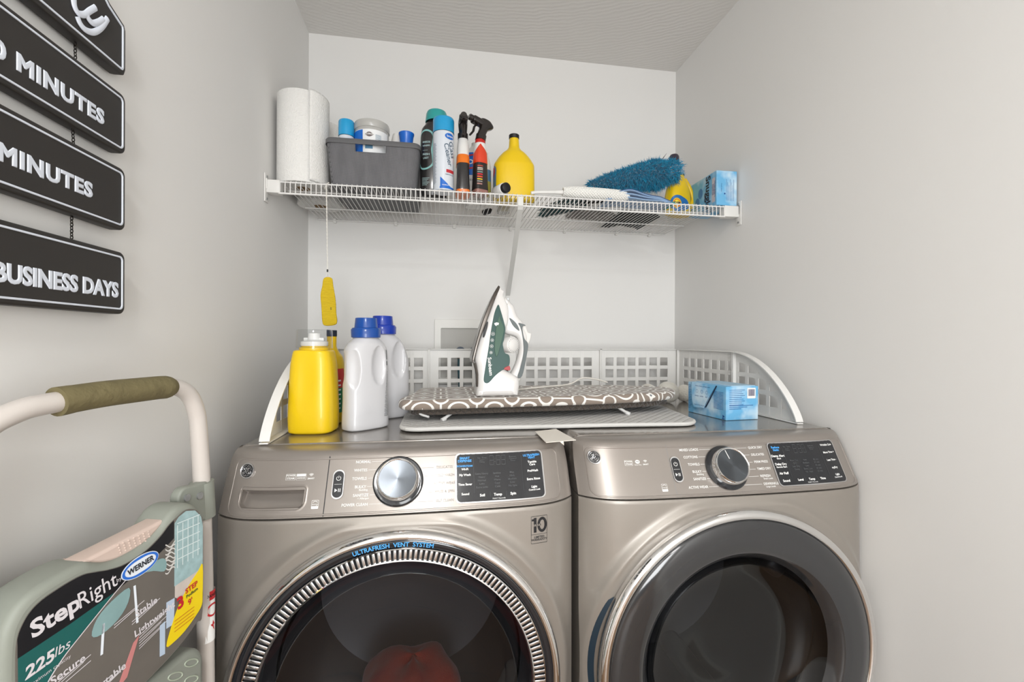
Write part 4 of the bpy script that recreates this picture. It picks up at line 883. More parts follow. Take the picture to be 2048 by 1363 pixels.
mb = MB(); mb.grid(lambda u, v_: FL(.060 + .018 * u, .014 + .084 * v_, -.0003), 2, 2); mb.build('label_silver_band', mat('silver_band', 'C9C4CE', .4), t, local=True)
mb = MB(); star(mb, FL, ell(-.030, .035, .015, .022), -.03, .035, 2); star(mb, FL, ell(-.010, .068, .014, .018), -.01, .068, 2); mb.build('label_blue_swirl', mat('swirl_blue', '3E7FC0', .4), t, local=True)

# ---------------------------------------------------------------- yellow pad hanging on a string from the shelf
c0 = at(655, 600, -.437)
t = thing('hanging_yellow_pad', 'long yellow woven pad hanging on a white string from the wire shelf', 'pad', (c0.x, -.4375, 1.30))
def padmat():
    m_ = mat('yellow_woven', 'DDBB18', .8); T = NT(m_.node_tree); b = m_.node_tree.nodes['Principled BSDF']; tc = T.n('ShaderNodeTexCoord'); wv = T.n('ShaderNodeTexWave', bands_direction='Z'); wv.inputs['Scale'].default_value = 75; T.l(tc.outputs['Object'], wv.inputs[0])
    T.l(T.mix(wv.outputs['Fac'], srgb('C9A610'), srgb('E9CB2C')), b.inputs['Base Color']); bp = T.n('ShaderNodeBump'); bp.inputs['Distance'].default_value = .001; T.l(wv.outputs['Fac'], bp.inputs['Height']); T.l(bp.outputs[0], b.inputs['Normal']); return m_
def P_(u, v): q = at(u, v, -.4375); return (q.x - c0.x, q.z)
lp = smooth_poly([P_(*p) for p in ((649, 556), (664, 556), (667, 572), (671, 600), (672, 625), (674, 640), (672, 648), (661, 651), (648, 650), (644, 640), (642, 610), (641, 590), (645, 572))], 4)
mb = MB(); put_plate(mb, [lp], .007, lambda a, b_, h: Vector((c0.x + a, -.4375 - h + .004 * sin(b_ * 30), b_)), .0025, 2); mb.build('woven_pad', padmat(), t)
s0 = at(653, 372, -.4335); s1 = at(655, 541, -.4375); mb = MB()
for ph in (0, pi): mb.tube([(s0.x + (s1.x - s0.x) * k / 90 + .0011 * cos(k * .8 + ph), -.4345 + -.003 * k / 90 + .0011 * sin(k * .8 + ph), s0.z + (s1.z - s0.z) * k / 90) for k in range(91)], .0009, 5)
for u in (650, 662): q = at(u, 560, -.4375); mb.tube([s1, q], .0007, 5)
mb.tube([(s0.x + .006 * cos(a_), YF + .005 * sin(a_) , ZS - .010 + .010 * cos(a_ * 1)) for a_ in [2 * pi * i / 16 for i in range(17)]], .0009, 5)
mb.build('string', mat('white_string', 'E6E3DC', .8), t)
MB().box((s1.x - .002, -.440, s1.z - .004), (s1.x + .002, -.435, s1.z + .004), .001).build('knot_clip', M_black, t)
mb = MB(); put_text(mb, 'S', .010, lambda a, b_, h: Vector((c0.x + .010 + a, -.4415 - h + .004 * sin((at(1, 607, -.4375).z + b_) * 30), at(1, 607, -.4375).z + b_)), bold=.01); mb.build('lettering', M_black, t)
ZW = 1.0005
# ---------------------------------------------------------------- white lattice guard around the machine tops
t = thing('lattice_guard', 'white plastic lattice guard standing round the back and sides of the machine tops', 'guard', (.79, -.12, ZW))
M_guard = mat('guard_plastic', 'E6E5E2', .4)
GH, PITCH, HOLE, GT = .189, .0465, .0325, .003
def panel_rect(p0, p1, inward, margins=(.030, .030), name='lattice_panel'):   # p0,p1 floor points; bars + rim flange
    p0 = Vector((*p0, 0)); p1 = Vector((*p1, 0)); d = (p1 - p0); Lw = d.length; d.normalize(); n_ = Vector((*inward, 0))
    M = Matrix((d, n_, Vector((0, 0, 1)))).transposed().to_4x4(); M.translation = Vector((p0.x, p0.y, ZW)); mb = MB()
    nh = int(round((Lw - margins[0] - margins[1] + (PITCH - HOLE)) / PITCH)); used = nh * PITCH - (PITCH - HOLE); x0 = margins[0] + (Lw - margins[0] - margins[1] - used) / 2
    zt = GH - .034
    rows = [zt - HOLE * (k + 1) - (PITCH - HOLE) * k for k in range(3)]
    xs = [0] + sum([[x0 + i * PITCH, x0 + i * PITCH + HOLE] for i in range(nh)], []) + [Lw]
    for i in range(0, len(xs), 2): mb.box((xs[i], 0, 0), (xs[i + 1], GT, GH), .0006, 1, M)
    zs = [0] + sum([[z, z + HOLE] for z in rows[::-1]], []) + [GH]
    for i in range(0, len(zs), 2): mb.box((0, .0003, zs[i]), (Lw, GT - .0003, zs[i + 1]), .0004, 1, M)
    for a, b_ in (((0, GT, GH - .003), (Lw, .013, GH)), ((0, GT, 0), (Lw, .013, .003)), ((0, GT, 0), (.0035, .013, GH)), ((Lw - .0035, GT, 0), (Lw, .013, GH))): mb.box(a, b_, .0006, 1, M)
    return mb.build(name, M_guard, t)
gx0, gx1, gyb = .130, 1.470, -.125; gw = (gx1 - gx0) / 4
for k in range(4): panel_rect((gx0 + gw * k + .001, gyb), (gx0 + gw * (k + 1) - .001, gyb), (0, -1), ((.048 if k == 0 else .024), (.048 if k == 3 else .024)))
gys = -.490
panel_rect((gx0, gyb - .013), (gx0, gys + .001), (1, 0), (.045, .016)); panel_rect((gx1, gyb - .013), (gx1, gys + .001), (-1, 0), (.045, .016))
def panel_arc(x, inward, Lw):
    M = Matrix((Vector((0, -1, 0)), Vector((inward, 0, 0)), Vector((0, 0, 1)))).transposed().to_4x4(); M.translation = Vector((x, gys - .001, ZW)); mb = MB()
    def arcz(a): a = min(max(a, 0), Lw); return .006 + (GH - .006) * (1 - (a / Lw) ** 1.95) ** (1 / 1.28) if a < Lw else .006
    def arca(z): return Lw * (1 - ((z - .006) / (GH - .006)) ** 1.28) ** (1 / 1.95) if z < GH else 0
    NB = 40; A = [Lw * (1 - (1 - i / NB) ** 2.0) if False else Lw * sin(pi / 2 * i / NB) for i in range(NB + 1)]; P = [(a, arcz(a)) for a in A]
    inner = [(a, z) for a, z in P]; rim = .034
    # rim band following the arch, with a flange
    v = []
    for i, (a, z) in enumerate(P):
        j = min(i + 1, NB); k = max(i - 1, 0); ta, tz = P[j][0] - P[k][0], P[j][1] - P[k][1]; q = hypot(ta, tz) or 1; na, nz_ = tz / q, -ta / q
        v += [(a, 0, z), (a, .021, z), (a + na * .0032, .021, max(0, z + nz_ * .0032)), (a + na * .0032, GT, max(0, z + nz_ * .0032)), (max(0, a + na * rim), GT, max(0, z + nz_ * rim)), (max(0, a + na * rim), 0, max(0, z + nz_ * rim))]
    mb.add(v, [[i * 6 + q, (i + 1) * 6 + q, (i + 1) * 6 + (q + 1) % 6, i * 6 + (q + 1) % 6] for i in range(NB) for q in range(6)] + [[0, 1, 2, 3, 4, 5], [NB * 6 + q for q in range(5, -1, -1)]], M)
    x0 = .016; a = 0
    xs = []; k = 0
    bars = [(0, x0)] + [(x0 + HOLE + PITCH * i, x0 + PITCH * (i + 1)) for i in range(6) if x0 + PITCH * (i + 1) < Lw - .02]
    for a0, a1 in bars:
        vv = [(a0, .0006, 0), (a1, .0006, 0), (a1, .0006, arcz(a1) - .012), (a0, .0006, arcz(a0) - .012)]; vv = vv + [(p, GT - .0006, r) for p, _, r in vv]
        mb.add(vv, [[0, 1, 2, 3], [7, 6, 5, 4], [0, 4, 5, 1], [1, 5, 6, 2], [2, 6, 7, 3], [3, 7, 4, 0]], M)
    zt = GH - .034
    rows = [(zt - PITCH * (k + 1), zt - PITCH * k - HOLE) for k in range(2)] + [(0, zt - PITCH * 2 - HOLE)] + [(zt, GH)]
    for z0, z1 in rows:
        a0, a1 = arca(max(z0, .0061)) - .008, arca(z1) - .008
        vv = [(0, .0009, z0), (max(a0, .001), .0009, z0), (max(a1, .001), .0009, z1), (0, .0009, z1)]; vv = vv + [(p, GT - .0009, r) for p, _, r in vv]
        mb.add(vv, [[0, 1, 2, 3], [7, 6, 5, 4], [0, 4, 5, 1], [1, 5, 6, 2], [2, 6, 7, 3], [3, 7, 4, 0]], M)
    mb.box((0, 0, 0), (Lw, .018, .0032), .0005, 1, M).box((0, 0, 0), (.0035, .013, GH), .0005, 1, M)
    return mb.build('arched_end_panel', M_guard, t, smooth=20)
panel_arc(gx0, 1, .330); panel_arc(gx1, -1, .279)
for p in ((gx0 + gw, gyb - .008), (gx0 + 2 * gw, gyb - .008), (gx0 + 3 * gw, gyb - .008), (gx0 + .006, gys), (gx1 - .006, gys)):
    MB().cyl((p[0], p[1], ZW + .004), (p[0], p[1], ZW + GH - .002), .0032, 10).build('hinge_post', M_guard, t)

# ---------------------------------------------------------------- laundry outlet box in the back wall
q0 = at(869, 638, -.004); bxL, bxT = q0.x, q0.z; bxR, bxB = .815, 1.045
t = thing('washer_outlet_box', 'white plastic supply outlet box recessed in the back wall behind the iron', 'outlet box', ((bxL + bxR) / 2, 0, bxB))
FNb = lambda a, b_, h: Vector((a, -.0045 - h, b_)); fr = .026
M_box = mat('box_plastic', 'E9E8E4', .45); mb = MB(); put_plate(mb, [rrect(bxL, bxB, bxR, bxT, .004, 3), rrect(bxL + fr, bxB + fr, bxR - fr, bxT - .036, .003, 3)], .008, FNb, .002, 1); mb.build('face_frame', M_box, t)
mb = MB(); a0, a1, b0, b1 = bxL + fr, bxR - fr, bxB + fr, bxT - .036
mb.add([(a0, -.001, b0), (a1, -.001, b0), (a1, -.001, b1), (a0, -.001, b1), (a0 + .004, -.0005, b0 + .004), (a1 - .004, -.0005, b0 + .004), (a1 - .004, -.0005, b1 - .004), (a0 + .004, -.0005, b1 - .004)], [[4, 5, 6, 7], [0, 1, 5, 4], [1, 2, 6, 5], [2, 3, 7, 6], [3, 0, 4, 7]]); mb.build('recess_back', mat('box_recess', 'B9B8B4', .6), t)
M_rub = mat('teal_grey_hose', '3E6470', .5); M_brs = mat('valve_brass', '8B8279', .35, metal=.8)
for x, hm, hl in ((.585, M_rub, 'blue'), (.640, mat('braided_hose', '8F8A84', .4, metal=.6), 'grey')):
    v_ = MB().cyl((x, -.020, 1.145), (x, -.020, 1.185), .011, 16).cyl((x, -.004, 1.178), (x, -.034, 1.178), .008, 14).build('valve', M_brs, t)
    MB().lathe([(0, -.002), (.018, -.002), (.019, .003), (.018, .008), (0, .008)], 20, Matrix.Translation((x, -.036, 1.178)) @ Matrix.Rotation(radians(90), 4, 'X')).build('valve_handle', mat('slate_handle', '4E5A68', .4), v_)
    MB().tube(smooth_path([(x, -.022, 1.146), (x, -.028, 1.10), (x + .004, -.034, 1.03), (x + .01, -.05, .90)], 6), .0105, 14).build('supply_hose', hm, t)
MB().tube(smooth_path([(.70, -.012, 1.16), (.70, -.03, 1.14), (.70, -.045, 1.05), (.70, -.055, .90)], 6), .014, 14).build('drain_hose', mat('grey_hose', '9B9A97', .5), t)

# ---------------------------------------------------------------- bottles on the washer
# big yellow detergent bottle with clear dosing cap
def at_z(u, v, Z):
    d = CF + CR * ((u - 1024) / FPX) - CU * ((v - 681.5) / FPX); return CAM + d * ((Z - CAM.z) / d.z)
yY = -.690; a = at(578, 800, yY); b_ = at(671, 800, yY); xm = (a.x + b_.x) / 2 + .004; hw = (b_.x - a.x) / 2 - .001
def hz(v, Y=-.72): return at(630, v, Y).z - ZW
H_ = hz(700)
secY = [(0, hw - .008, .040, 3.6), (.005, hw - .001, .046, 3.8), (.04, hw, .048, 3.8), (.10, hw - .001, .046, 3.5), (.16, hw - .004, .043, 3.6), (H_ - .008, hw - .009, .040, 3.8), (H_ - .002, hw - .0105, .0385, 3.6), (H_, hw - .014, .036, 3.4)]
def dy(P, th, z):                                            # moulded shoulder facets
    k = math.exp(-((z - .12) / .06) ** 2); return P + Vector((-.004 * k * math.exp(-((P.x - .02) / .01) ** 2) * 0, .0045 * k * math.exp(-((P.x + .005) / .016) ** 2) if P.y < 0 else 0, 0))
t, L, o = lofted('detergent_bottle', 'wide yellow detergent bottle with clear dosing cap on the washer beside the left guard', 'detergent', (xm, yY, ZW), radians(-6), secY, M_yel, n=72, sub=8, disp=dy)
L.mesh(MB(), 4) if False else None
MB().lathe([(.034, H_ - .002), (.034, H_ + .006), (.029, H_ + .008), (.029, H_ + .011), (0, H_ + .011)], 48).build('neck_ring', M_yel2, t, local=True)
MB().lathe([(.030, H_ + .010), (.031, H_ + .012), (.031, H_ + .020), (.022, H_ + .023), (.0150, H_ + .025), (.0140, H_ + .040), (0, H_ + .041)], 48).build('spout_cap', mat('spout_white', 'E7E6E4', .35), t, local=True, smooth=50)
MB().box((-.024, -.006, H_ + .022), (.024, .006, H_ + .030), .002).build('spout_wings', mat('spout_white', 'E7E6E4', .35), t, local=True)
MB().lathe([(.0420, H_ + .004), (.0405, H_ + .046), (.0390, H_ + .049), (0, H_ + .049)], 48).build('clear_cap', tinted('clear_cap_plastic', 'F5F6F6', .05), t, local=True, smooth=50)
# yellow bottle behind it, dark cap, red-green label to the right
yY = -.570
a = at(657, 680, yY); b_ = at(677, 680, yY); nx = (a.x + b_.x) / 2; nr = (b_.x - a.x) / 2; r2_ = at(684, 780, -.60).x
t = thing('detergent_bottle', 'slim yellow bottle with navy cap and red-green side label behind the wide yellow one', 'detergent', (nx - .030, yY, ZW), radians(-14))
def hz2(v): return at(668, v, yY).z - ZW
L = Loft([(0, .052, .042, 3.2, 0, 0), (.005, .058, .048, 3.2, 0, 0), (.09, .060, .050, 3, 0, 0), (.14, .058, .046, 2.8, 0, 0), (.175, .048, .036, 2.5, .006, 0), (hz2(703), .022, .020, 2.2, .024, 0), (hz2(690), nr * .93, nr * .93, 2, .028, 0), (hz2(672), nr * .95, nr * .95, 2, .028, 0)])
L.mesh(MB(), 56, 6).build('bottle_body', M_yel2, t, local=True, smooth=50)
h2 = hz2(671); MB().lathe([(nr, h2 - .002), (nr * 1.03, h2), (nr * 1.03, h2 + .013), (nr, h2 + .0145), (0, h2 + .0145)], 32, Matrix.Translation((.028, 0, 0))).build('cap', mat('navy_cap', '1D2430', .35), t, local=True)
tr = radians(-40)
for nm, c_, z0_, z1_, of in (('label_green', '1E7A4C', .030, .095, .0006), ('label_red', 'C8322C', .095, .145, .0006)):
    mb = MB(); L.patch(mb, tr - .55, tr + .75, z0_, z1_, of, 16, 6); mb.build('side_' + nm, mat(nm + '_panel', c_, .4), t, local=True)
mb = MB(); put_text(mb, 'Shout', .026, L.wrap(tr, .105, .0014), .006, 0, bold=.03, rot=.2) if False else [mb.grid(lambda u, v_: L.pt(tr - .35 + .9 * u, .040 + .012 * k + .004 * v_, .0012), 8, 2) for k in range(7)]; mb.build('label_print', M_white, t, local=True)

# two white bottles with blue caps
M_wb = mat('white_bottle_plastic', 'CBCBCE', .30, coat=.4); M_bcap = mat('blue_screw_cap', '0A4798', .3, coat=.3); M_bcap2 = mat('deep_blue_screw_cap', '0A34A2', .3, coat=.3)
def white_bottle(label, x, y, rz, sc, capm, group, nk=0):
    t = thing('softener_bottle', label, 'bottle', (x, y, ZW), rz, group)
    S = [(0, .056, .032, 3), (.004, .061, .037, 3), (.020, .062, .038, 2.8), (.09, .061, .037, 2.6), (.15, .061, .037, 2.6), (.205, .059, .036, 2.5), (.225, .050, .033, 2.3), (.236, .038, .030, 2.1), (.243, .031, .029, 2)]
    L = Loft([tuple(q * sc if i < 3 else q for i, q in enumerate(s_)) + (nk * min(1, max(0, (s_[0] - .15) / .085)), 0) for s_ in S]); Mn = Matrix.Translation((nk, 0, 0))
    def dent(P, th, z):
        z_ = z / sc; x_ = P.x / sc
        e = ((x_ - .018) / .022) ** 2 + ((z_ - .168) / .052) ** 2
        k = max(0, 1 - e) ** .6 * .013 if e < 1 else 0
        e2 = ((x_ + .050) / .014) ** 2 + ((z_ - .160) / .050) ** 2; k2 = max(0, 1 - e2) ** .6 * .010 if e2 < 1 else 0
        e3 = ((x_ - .0) / .05) ** 2 + ((z_ - .030) / .022) ** 2; k3 = .0018 * max(0, 1 - e3)
        kk = (k + k2 + k3) * sc
        return P + Vector((0, kk if P.y < 0 else -kk, 0))
    L.mesh(MB(), 128, 14, disp=dent).build('bottle_body', M_wb, t, local=True, smooth=60)
    c = MB().lathe([(.031 * sc, .240 * sc), (.0375 * sc, .242 * sc), (.0385 * sc, .262 * sc), (.0350 * sc, .267 * sc), (.0300 * sc, .268 * sc)], 56, Mn).build('cap_skirt', capm, t, local=True, smooth=40)
    MB().lathe([(.0300 * sc, .266 * sc), (.0275 * sc, .292 * sc), (.0268 * sc, .2935 * sc), (.025 * sc, .2935 * sc), (.024 * sc, .275 * sc), (0, .275 * sc)], 56, Mn).build('cap', capm, t, local=True, smooth=40)
    return t, L
g = None
a = at(682, 860, -.700); b_ = at(769, 850, -.665)
t, L = white_bottle('white handled bottle with blue cap standing in front, right of the yellow detergent', .3215, -.664, radians(42), .94, M_bcap, g)
mb = MB(); th0 = radians(-44)
for k in range(30):
    w_ = .004 + .013 * (k / 30) * (1 if k % 3 else .8); mb.grid(lambda u, v_: L.pt(th0 - w_ / .045 * (1 - u) * 1.0, .140 - k * .0038 + .0014 * v_, .0008), 5, 2)
mb.grid(lambda u, v_: L.pt(th0 - .13 * (1 - u), .157 + .010 * v_, .0008), 4, 2)
mb.grid(lambda u, v_: L.pt(th0 - .10 * (1 - u) + .003 * sin(60 * v_), .172 + .024 * v_, .0008), 3, 8); mb.build('fine_print', mat('grey_ink', '6E7072', .5), t, local=True)
t, L = white_bottle('white bottle with deep blue stepped cap standing behind the front white bottle', .3580, -.505, radians(32), .985, M_bcap2, g, -.017)

# ---------------------------------------------------------------- quilted mat
def quilted(nm_, col_, st_=.026):
  M_quilt = mat(nm_, col_, .85, sheen=.2); T = NT(M_quilt.node_tree); b = M_quilt.node_tree.nodes['Principled BSDF']; tc = T.n('ShaderNodeTexCoord'); sp = T.n('ShaderNodeSeparateXYZ'); T.l(tc.outputs['Object'], sp.inputs[0])
  s1 = T.m('ABSOLUTE', T.m('SINE', T.m('MULTIPLY', T.m('ADD', sp.outputs[0], T.m('ADD', sp.outputs[1], sp.outputs[2])), pi / st_))); s2 = T.m('ABSOLUTE', T.m('SINE', T.m('MULTIPLY', T.m('SUBTRACT', sp.outputs[0], T.m('ADD', sp.outputs[1], sp.outputs[2])), pi / st_)))
  hgt = T.m('POWER', T.m('MINIMUM', s1, s2), .4); bp = T.n('ShaderNodeBump'); bp.inputs['Distance'].default_value = .006; bp.inputs['Strength'].default_value = .9; T.l(hgt, bp.inputs['Height']); T.l(bp.outputs[0], b.inputs['Normal']); return M_quilt
M_quilt = quilted('grey_quilted_cotton', 'CFCDCA')
t = thing('quilted_mat', 'light grey quilted mat spread across both machine tops under the ironing board', 'mat', (.80, -.55, ZW))
def mat_pt(u, v_, top=True):
    x0, x1, y0, y1 = .412, 1.176 + .065 * v_, -.750, -.345
    U = .5 + (u - .5); rr = .05
    x = x0 + (x1 - x0) * u; y = y0 + (y1 - y0) * v_
    # rounded corners
    dx = min(x - x0, x1 - x); dyy = min(y - y0, y1 - y)
    if dx < rr and dyy < rr:
        cx_ = x0 + rr if u < .5 else x1 - rr; cy_ = y0 + rr if v_ < .5 else y1 - rr; vx, vy = x - cx_, y - cy_; m_ = max(abs(vx), abs(vy)); L__ = hypot(vx, vy) or 1; x = cx_ + vx * m_ / L__; y = cy_ + vy * m_ / L__
    x += -.045 * v_ * (u < .5) * (1 - 2 * u) * .0 + .0; y += .010 * sin(pi * u * 1.5) * (1 - v_)
    wv = .0012 * (1 + sin(9 * u + 1.5)) * (1 - v_) ** 2 + .0008 * (1 + sin(7 * u + 5 * v_)) + .014 * math.exp(-((v_ - .95) / .12) ** 2) * (.5 + .5 * sin(6 * u))
    fl = .014 * math.exp(-((u - .62) / .10) ** 2) * max(0, .3 - v_) * 0
    return Vector((x, y, ZW + .0015 + wv + fl + (.0075 if top else 0)))
mb = MB(); NU, NV_ = 90, 44
top = [mat_pt(i / (NU - 1), j / (NV_ - 1)) for j in range(NV_) for i in range(NU)]; bot = [mat_pt(i / (NU - 1), j / (NV_ - 1), False) for j in range(NV_) for i in range(NU)]; N_ = NU * NV_
fs = [[j * NU + i, j * NU + i + 1, (j + 1) * NU + i + 1, (j + 1) * NU + i] for j in range(NV_ - 1) for i in range(NU - 1)]
ring = [i for i in range(NU)] + [j * NU + NU - 1 for j in range(1, NV_)] + [(NV_ - 1) * NU + i for i in range(NU - 2, -1, -1)] + [j * NU for j in range(NV_ - 2, 0, -1)]
mb.add(top + bot, fs + [[q + N_ for q in f[::-1]] for f in fs] + [[ring[k], ring[(k + 1) % len(ring)], ring[(k + 1) % len(ring)] + N_, ring[k] + N_] for k in range(len(ring))]); mb.build('quilted_pad', M_quilt, t, smooth=60)
mb = MB(); P = [(top[k] + bot[k]) / 2 for k in ring[::1]]; mb.tube(P + [P[0]], .0052, 8, cap=False); mb.build('bound_edge', mat('mat_binding', 'D2D1CE', .8), t)

# ---------------------------------------------------------------- tabletop ironing board
def trellis():
    m_ = mat('trellis_cover', '8C7F74', .85, sheen=.2); T = NT(m_.node_tree); b = m_.node_tree.nodes['Principled BSDF']; tc = T.n('ShaderNodeTexCoord'); mp = T.n('ShaderNodeMapping'); T.l(tc.outputs['Object'], mp.inputs[0])
    sp = T.n('ShaderNodeSeparateXYZ'); T.l(mp.outputs[0], sp.inputs[0]); C_ = .092
    Y = T.m('SUBTRACT', sp.outputs[1], T.m('MULTIPLY', sp.outputs[2], -1.0))
    x = T.m('SUBTRACT', T.m('FRACT', T.m('MULTIPLY', sp.outputs[0], 1 / C_)), .5); y = T.m('SUBTRACT', T.m('FRACT', T.m('ADD', T.m('MULTIPLY', Y, 1 / C_), .30)), .5)
    ax_, ay_ = T.m('ABSOLUTE', x), T.m('ABSOLUTE', y); r = T.m('SQRT', T.m('ADD', T.m('MULTIPLY', x, x), T.m('MULTIPLY', y, y)))
    def line(v, c, w_): return T.m('LESS_THAN', T.m('ABSOLUTE', T.m('SUBTRACT', v, c)), w_)
    ring = line(r, .20, .032); cx_, cy_ = T.m('SUBTRACT', ax_, .5), T.m('SUBTRACT', ay_, .5); rc = T.m('SQRT', T.m('ADD', T.m('MULTIPLY', cx_, cx_), T.m('MULTIPLY', cy_, cy_)))
    big = line(rc, .34, .030); stub = T.m('MULTIPLY', T.m('MAXIMUM', line(x, 0, .028), line(y, 0, .028)), T.m('GREATER_THAN', r, .20))
    pet = T.m('LESS_THAN', T.m('ADD', rc, T.m('MULTIPLY', T.m('MINIMUM', T.m('ABSOLUTE', cx_), T.m('ABSOLUTE', cy_)), 1.1)), .19); dot = T.m('LESS_THAN', rc, .045)
    pat = T.m('MAXIMUM', T.m('MAXIMUM', ring, big), T.m('MAXIMUM', stub, T.m('SUBTRACT', pet, dot)))
    c_ = T.mix(pat, srgb('8C7F74'), srgb('EDEBE6')); T.l(T.mix(dot, c_, srgb('6F7378')), b.inputs['Base Color']); return m_
BT = 1.0690; BTH = .026
t = thing('ironing_board', 'tabletop ironing board with taupe and white trellis cover resting on the quilted mat', 'ironing board', (.83, -.53, ZW))
out = smooth_poly([(.406, -.66), (.401, -.62), (.424, -.52), (.432, -.45), (.438, -.395), (.465, -.372), (.60, -.368), (.85, -.368), (1.05, -.375), (1.17, -.40), (1.222, -.435), (1.246, -.47), (1.240, -.515), (1.205, -.565), (1.13, -.615), (1.00, -.652), (.85, -.672), (.60, -.680), (.44, -.682)], 4)
mb = MB(); bow_ = lambda a: .0
put_plate(mb, [out], BTH, lambda a, b_, h: Vector((a, b_, BT - BTH / 2 + h + .004 * sin((a - .4) * 3.2))), .011, 4); mb.build('padded_cover', trellis(), t, smooth=70)
mb = MB(); v, f = plate_geo([[( .83 + (a - .83) * .93, -.53 + (b_ + .53) * .86) for a, b_ in out]], .017, .003, 2); mb.add([(a, b_, BT - BTH - .0075 + h + .004 * sin((a - .4) * 3.2)) for a, b_, h in v], f); mb.build('quilted_underside', quilted('brown_quilted_underside', '4A423B', .02), t)
M_leg = mat('board_leg_enamel', 'D9D9D8', .35)
zb = BT - BTH - .002
for x0, x1, y in ((.548, .512, -.655), (1.000, 1.036, -.628), (.548, .512, -.40), (1.000, 1.036, -.42)):
    l_ = MB().tube([(x0, y + .02, zb + .002), (x0 + (x1 - x0) * .3, y + .012, zb - .010), (x1, y - .004, 1.0145)], .0042, 10).build('leg', M_leg, t)
    MB().tube([(x1 + (x0 - x1) * .22, y, 1.0185), (x1 - (x0 - x1) * .05, y - .005, 1.0140)], .0060, 10).build('foot_tip', M_leg, l_)
mb = MB().tube([(.445, -.645, zb), (.447, -.652, zb - .006), (.462, -.660, zb - .012), (.478, -.668, zb - .016)], .0030, 8); mb.build('latch_hook', M_leg, t)

# ---------------------------------------------------------------- steam iron standing on its heel
IY = -.592; i0 = at(950, 795, IY); sI = (at(1050, 795, IY).x - i0.x) / 100
def Iz(px): a, b_ = px; return ((a / 4.01 + 780 - 950) * sI, (795 - (b_ / 4.009 + 560)) * sI)   # zoomed outline -> metres in the iron's own side plane
def IP(pts): return [Iz(p) for p in pts]
ibz = BT + .0035
t = thing('steam_iron', 'white and grey-green steam iron standing upright on its heel on the ironing board', 'iron', (i0.x + .05, IY, ibz))
def half(a, b_): # half width of the body across, from the heel to the pointed tip
    Lh = .302; q = min(1, max(0, b_ / Lh)); return .054 * (1 - q ** 2.3) ** .8 + .002
def IM(wmul=1.0, woff=0):
    return lambda a, b_, h: Vector((i0.x + a, IY - (h * wmul), ibz + b_))
def solid_side(name, loop, bev, m_, wfun, parent=t, n=4, holes=()):   # outline filled, width varies with height, rounded shoulders
    mb = MB(); lp = smooth_poly(IP(loop), n); hl = [smooth_poly(IP(h_), n) for h_ in holes]
    v, f = plate_geo([lp] + hl, 2.0, .0, 0)
    # layered insets for a pillowed body
    K = 5; cu_ = []
    for k in range(K + 1):
        ang = pi / 2 * k / K; ins = bev * (1 - sin(ang)) if False else bev * (1 - cos(ang)); cu_.append((ins, sin(ang)))
    return None
M_iw = mat('iron_white', 'DEDCDA', .22, coat=.5); M_ig = mat('iron_tank', '3A5652', .4, spec=.3); M_igr = mat('iron_grip', '5D6566', .45); M_sole = mat('soleplate_steel', '6F6A66', .25, metal=1)
def fat(name, loop, hw0, bev, m_, holes=(), parent=None, n=4, hwf=None, zoff=0, res=4):
    mb = MB(); v, f = plate_geo([smooth_poly(IP(loop), n)] + [smooth_poly(IP(h_), n) for h_ in holes], 2 * hw0, bev, res)
    mb.add([Vector((i0.x + a, IY - h * (hwf(a, b_) if hwf else 1) - zoff, ibz + b_)) for a, b_, h in v], f); return mb.build(name, m_, parent or t, smooth=60)
tipf = lambda a, b_: max(.06, half(a, b_) / .056)
body = [(870, 95), (892, 130), (905, 185), (935, 260), (930, 380), (905, 430), (890, 520), (900, 620), (935, 660), (935, 720), (905, 745), (1000, 800), (1015, 850), (1010, 900), (1005, 940), (990, 946), (920, 947), (850, 947), (780, 947), (700, 947), (683, 940), (684, 900), (690, 850), (683, 720), (668, 655), (690, 560), (735, 430), (790, 290), (840, 160)]
fat('housing', body, .054, .016, M_iw, hwf=tipf, n=3)
handle = [(905, 180), (955, 215), (985, 245), (1012, 320), (1058, 372), (1068, 420), (1095, 480), (1092, 560), (1082, 640), (1052, 780), (1030, 850), (960, 860), (930, 800), (962, 775), (1000, 700), (1022, 620), (1025, 560), (1010, 500), (975, 480), (935, 470), (900, 440), (885, 330)]
fat('handle_arch', handle, .0165, .012, M_iw, n=3)
sole = [(868, 86), (858, 90), (812, 170), (755, 300), (715, 410), (680, 520), (650, 640), (648, 680), (660, 688), (672, 640), (702, 530), (742, 420), (792, 290), (840, 175), (872, 105)]
fat('soleplate', sole, .056, .003, M_sole, hwf=lambda a, b_: max(.05, half(a, b_) / .056 * 1.03), n=3)
MB().tube([(i0.x + Iz((668, 690))[0], IY - .044, ibz + Iz((668, 690))[1]), (i0.x + Iz((688, 775))[0], IY - .044, ibz + Iz((688, 775))[1]), (i0.x + Iz((690, 870))[0], IY - .042, ibz + Iz((690, 870))[1])], .004, 8).build('heel_edge', M_sole, t)
def flatc(name, loop, m_, off=.0012, th=.002, n=4, flat_y=None):     # inlay on the near flank of the housing
    mb = MB(); v, f = plate_geo([smooth_poly(IP(loop), n)], th, .0008, 2)
    mb.add([Vector((i0.x + a, IY - (flat_y if flat_y is not None else .054 * tipf(a, b_)) - off - h, ibz + b_)) for a, b_, h in v], f); return mb.build(name, m_, t, smooth=60)
tank = [(856, 240), (872, 290), (893, 370), (904, 430), (893, 500), (885, 560), (895, 610), (930, 632), (934, 690), (915, 725), (870, 748), (820, 788), (775, 836), (745, 838), (735, 810), (748, 720), (775, 560), (792, 450), (815, 330), (838, 265)]
flatc('water_tank', tank, M_ig)
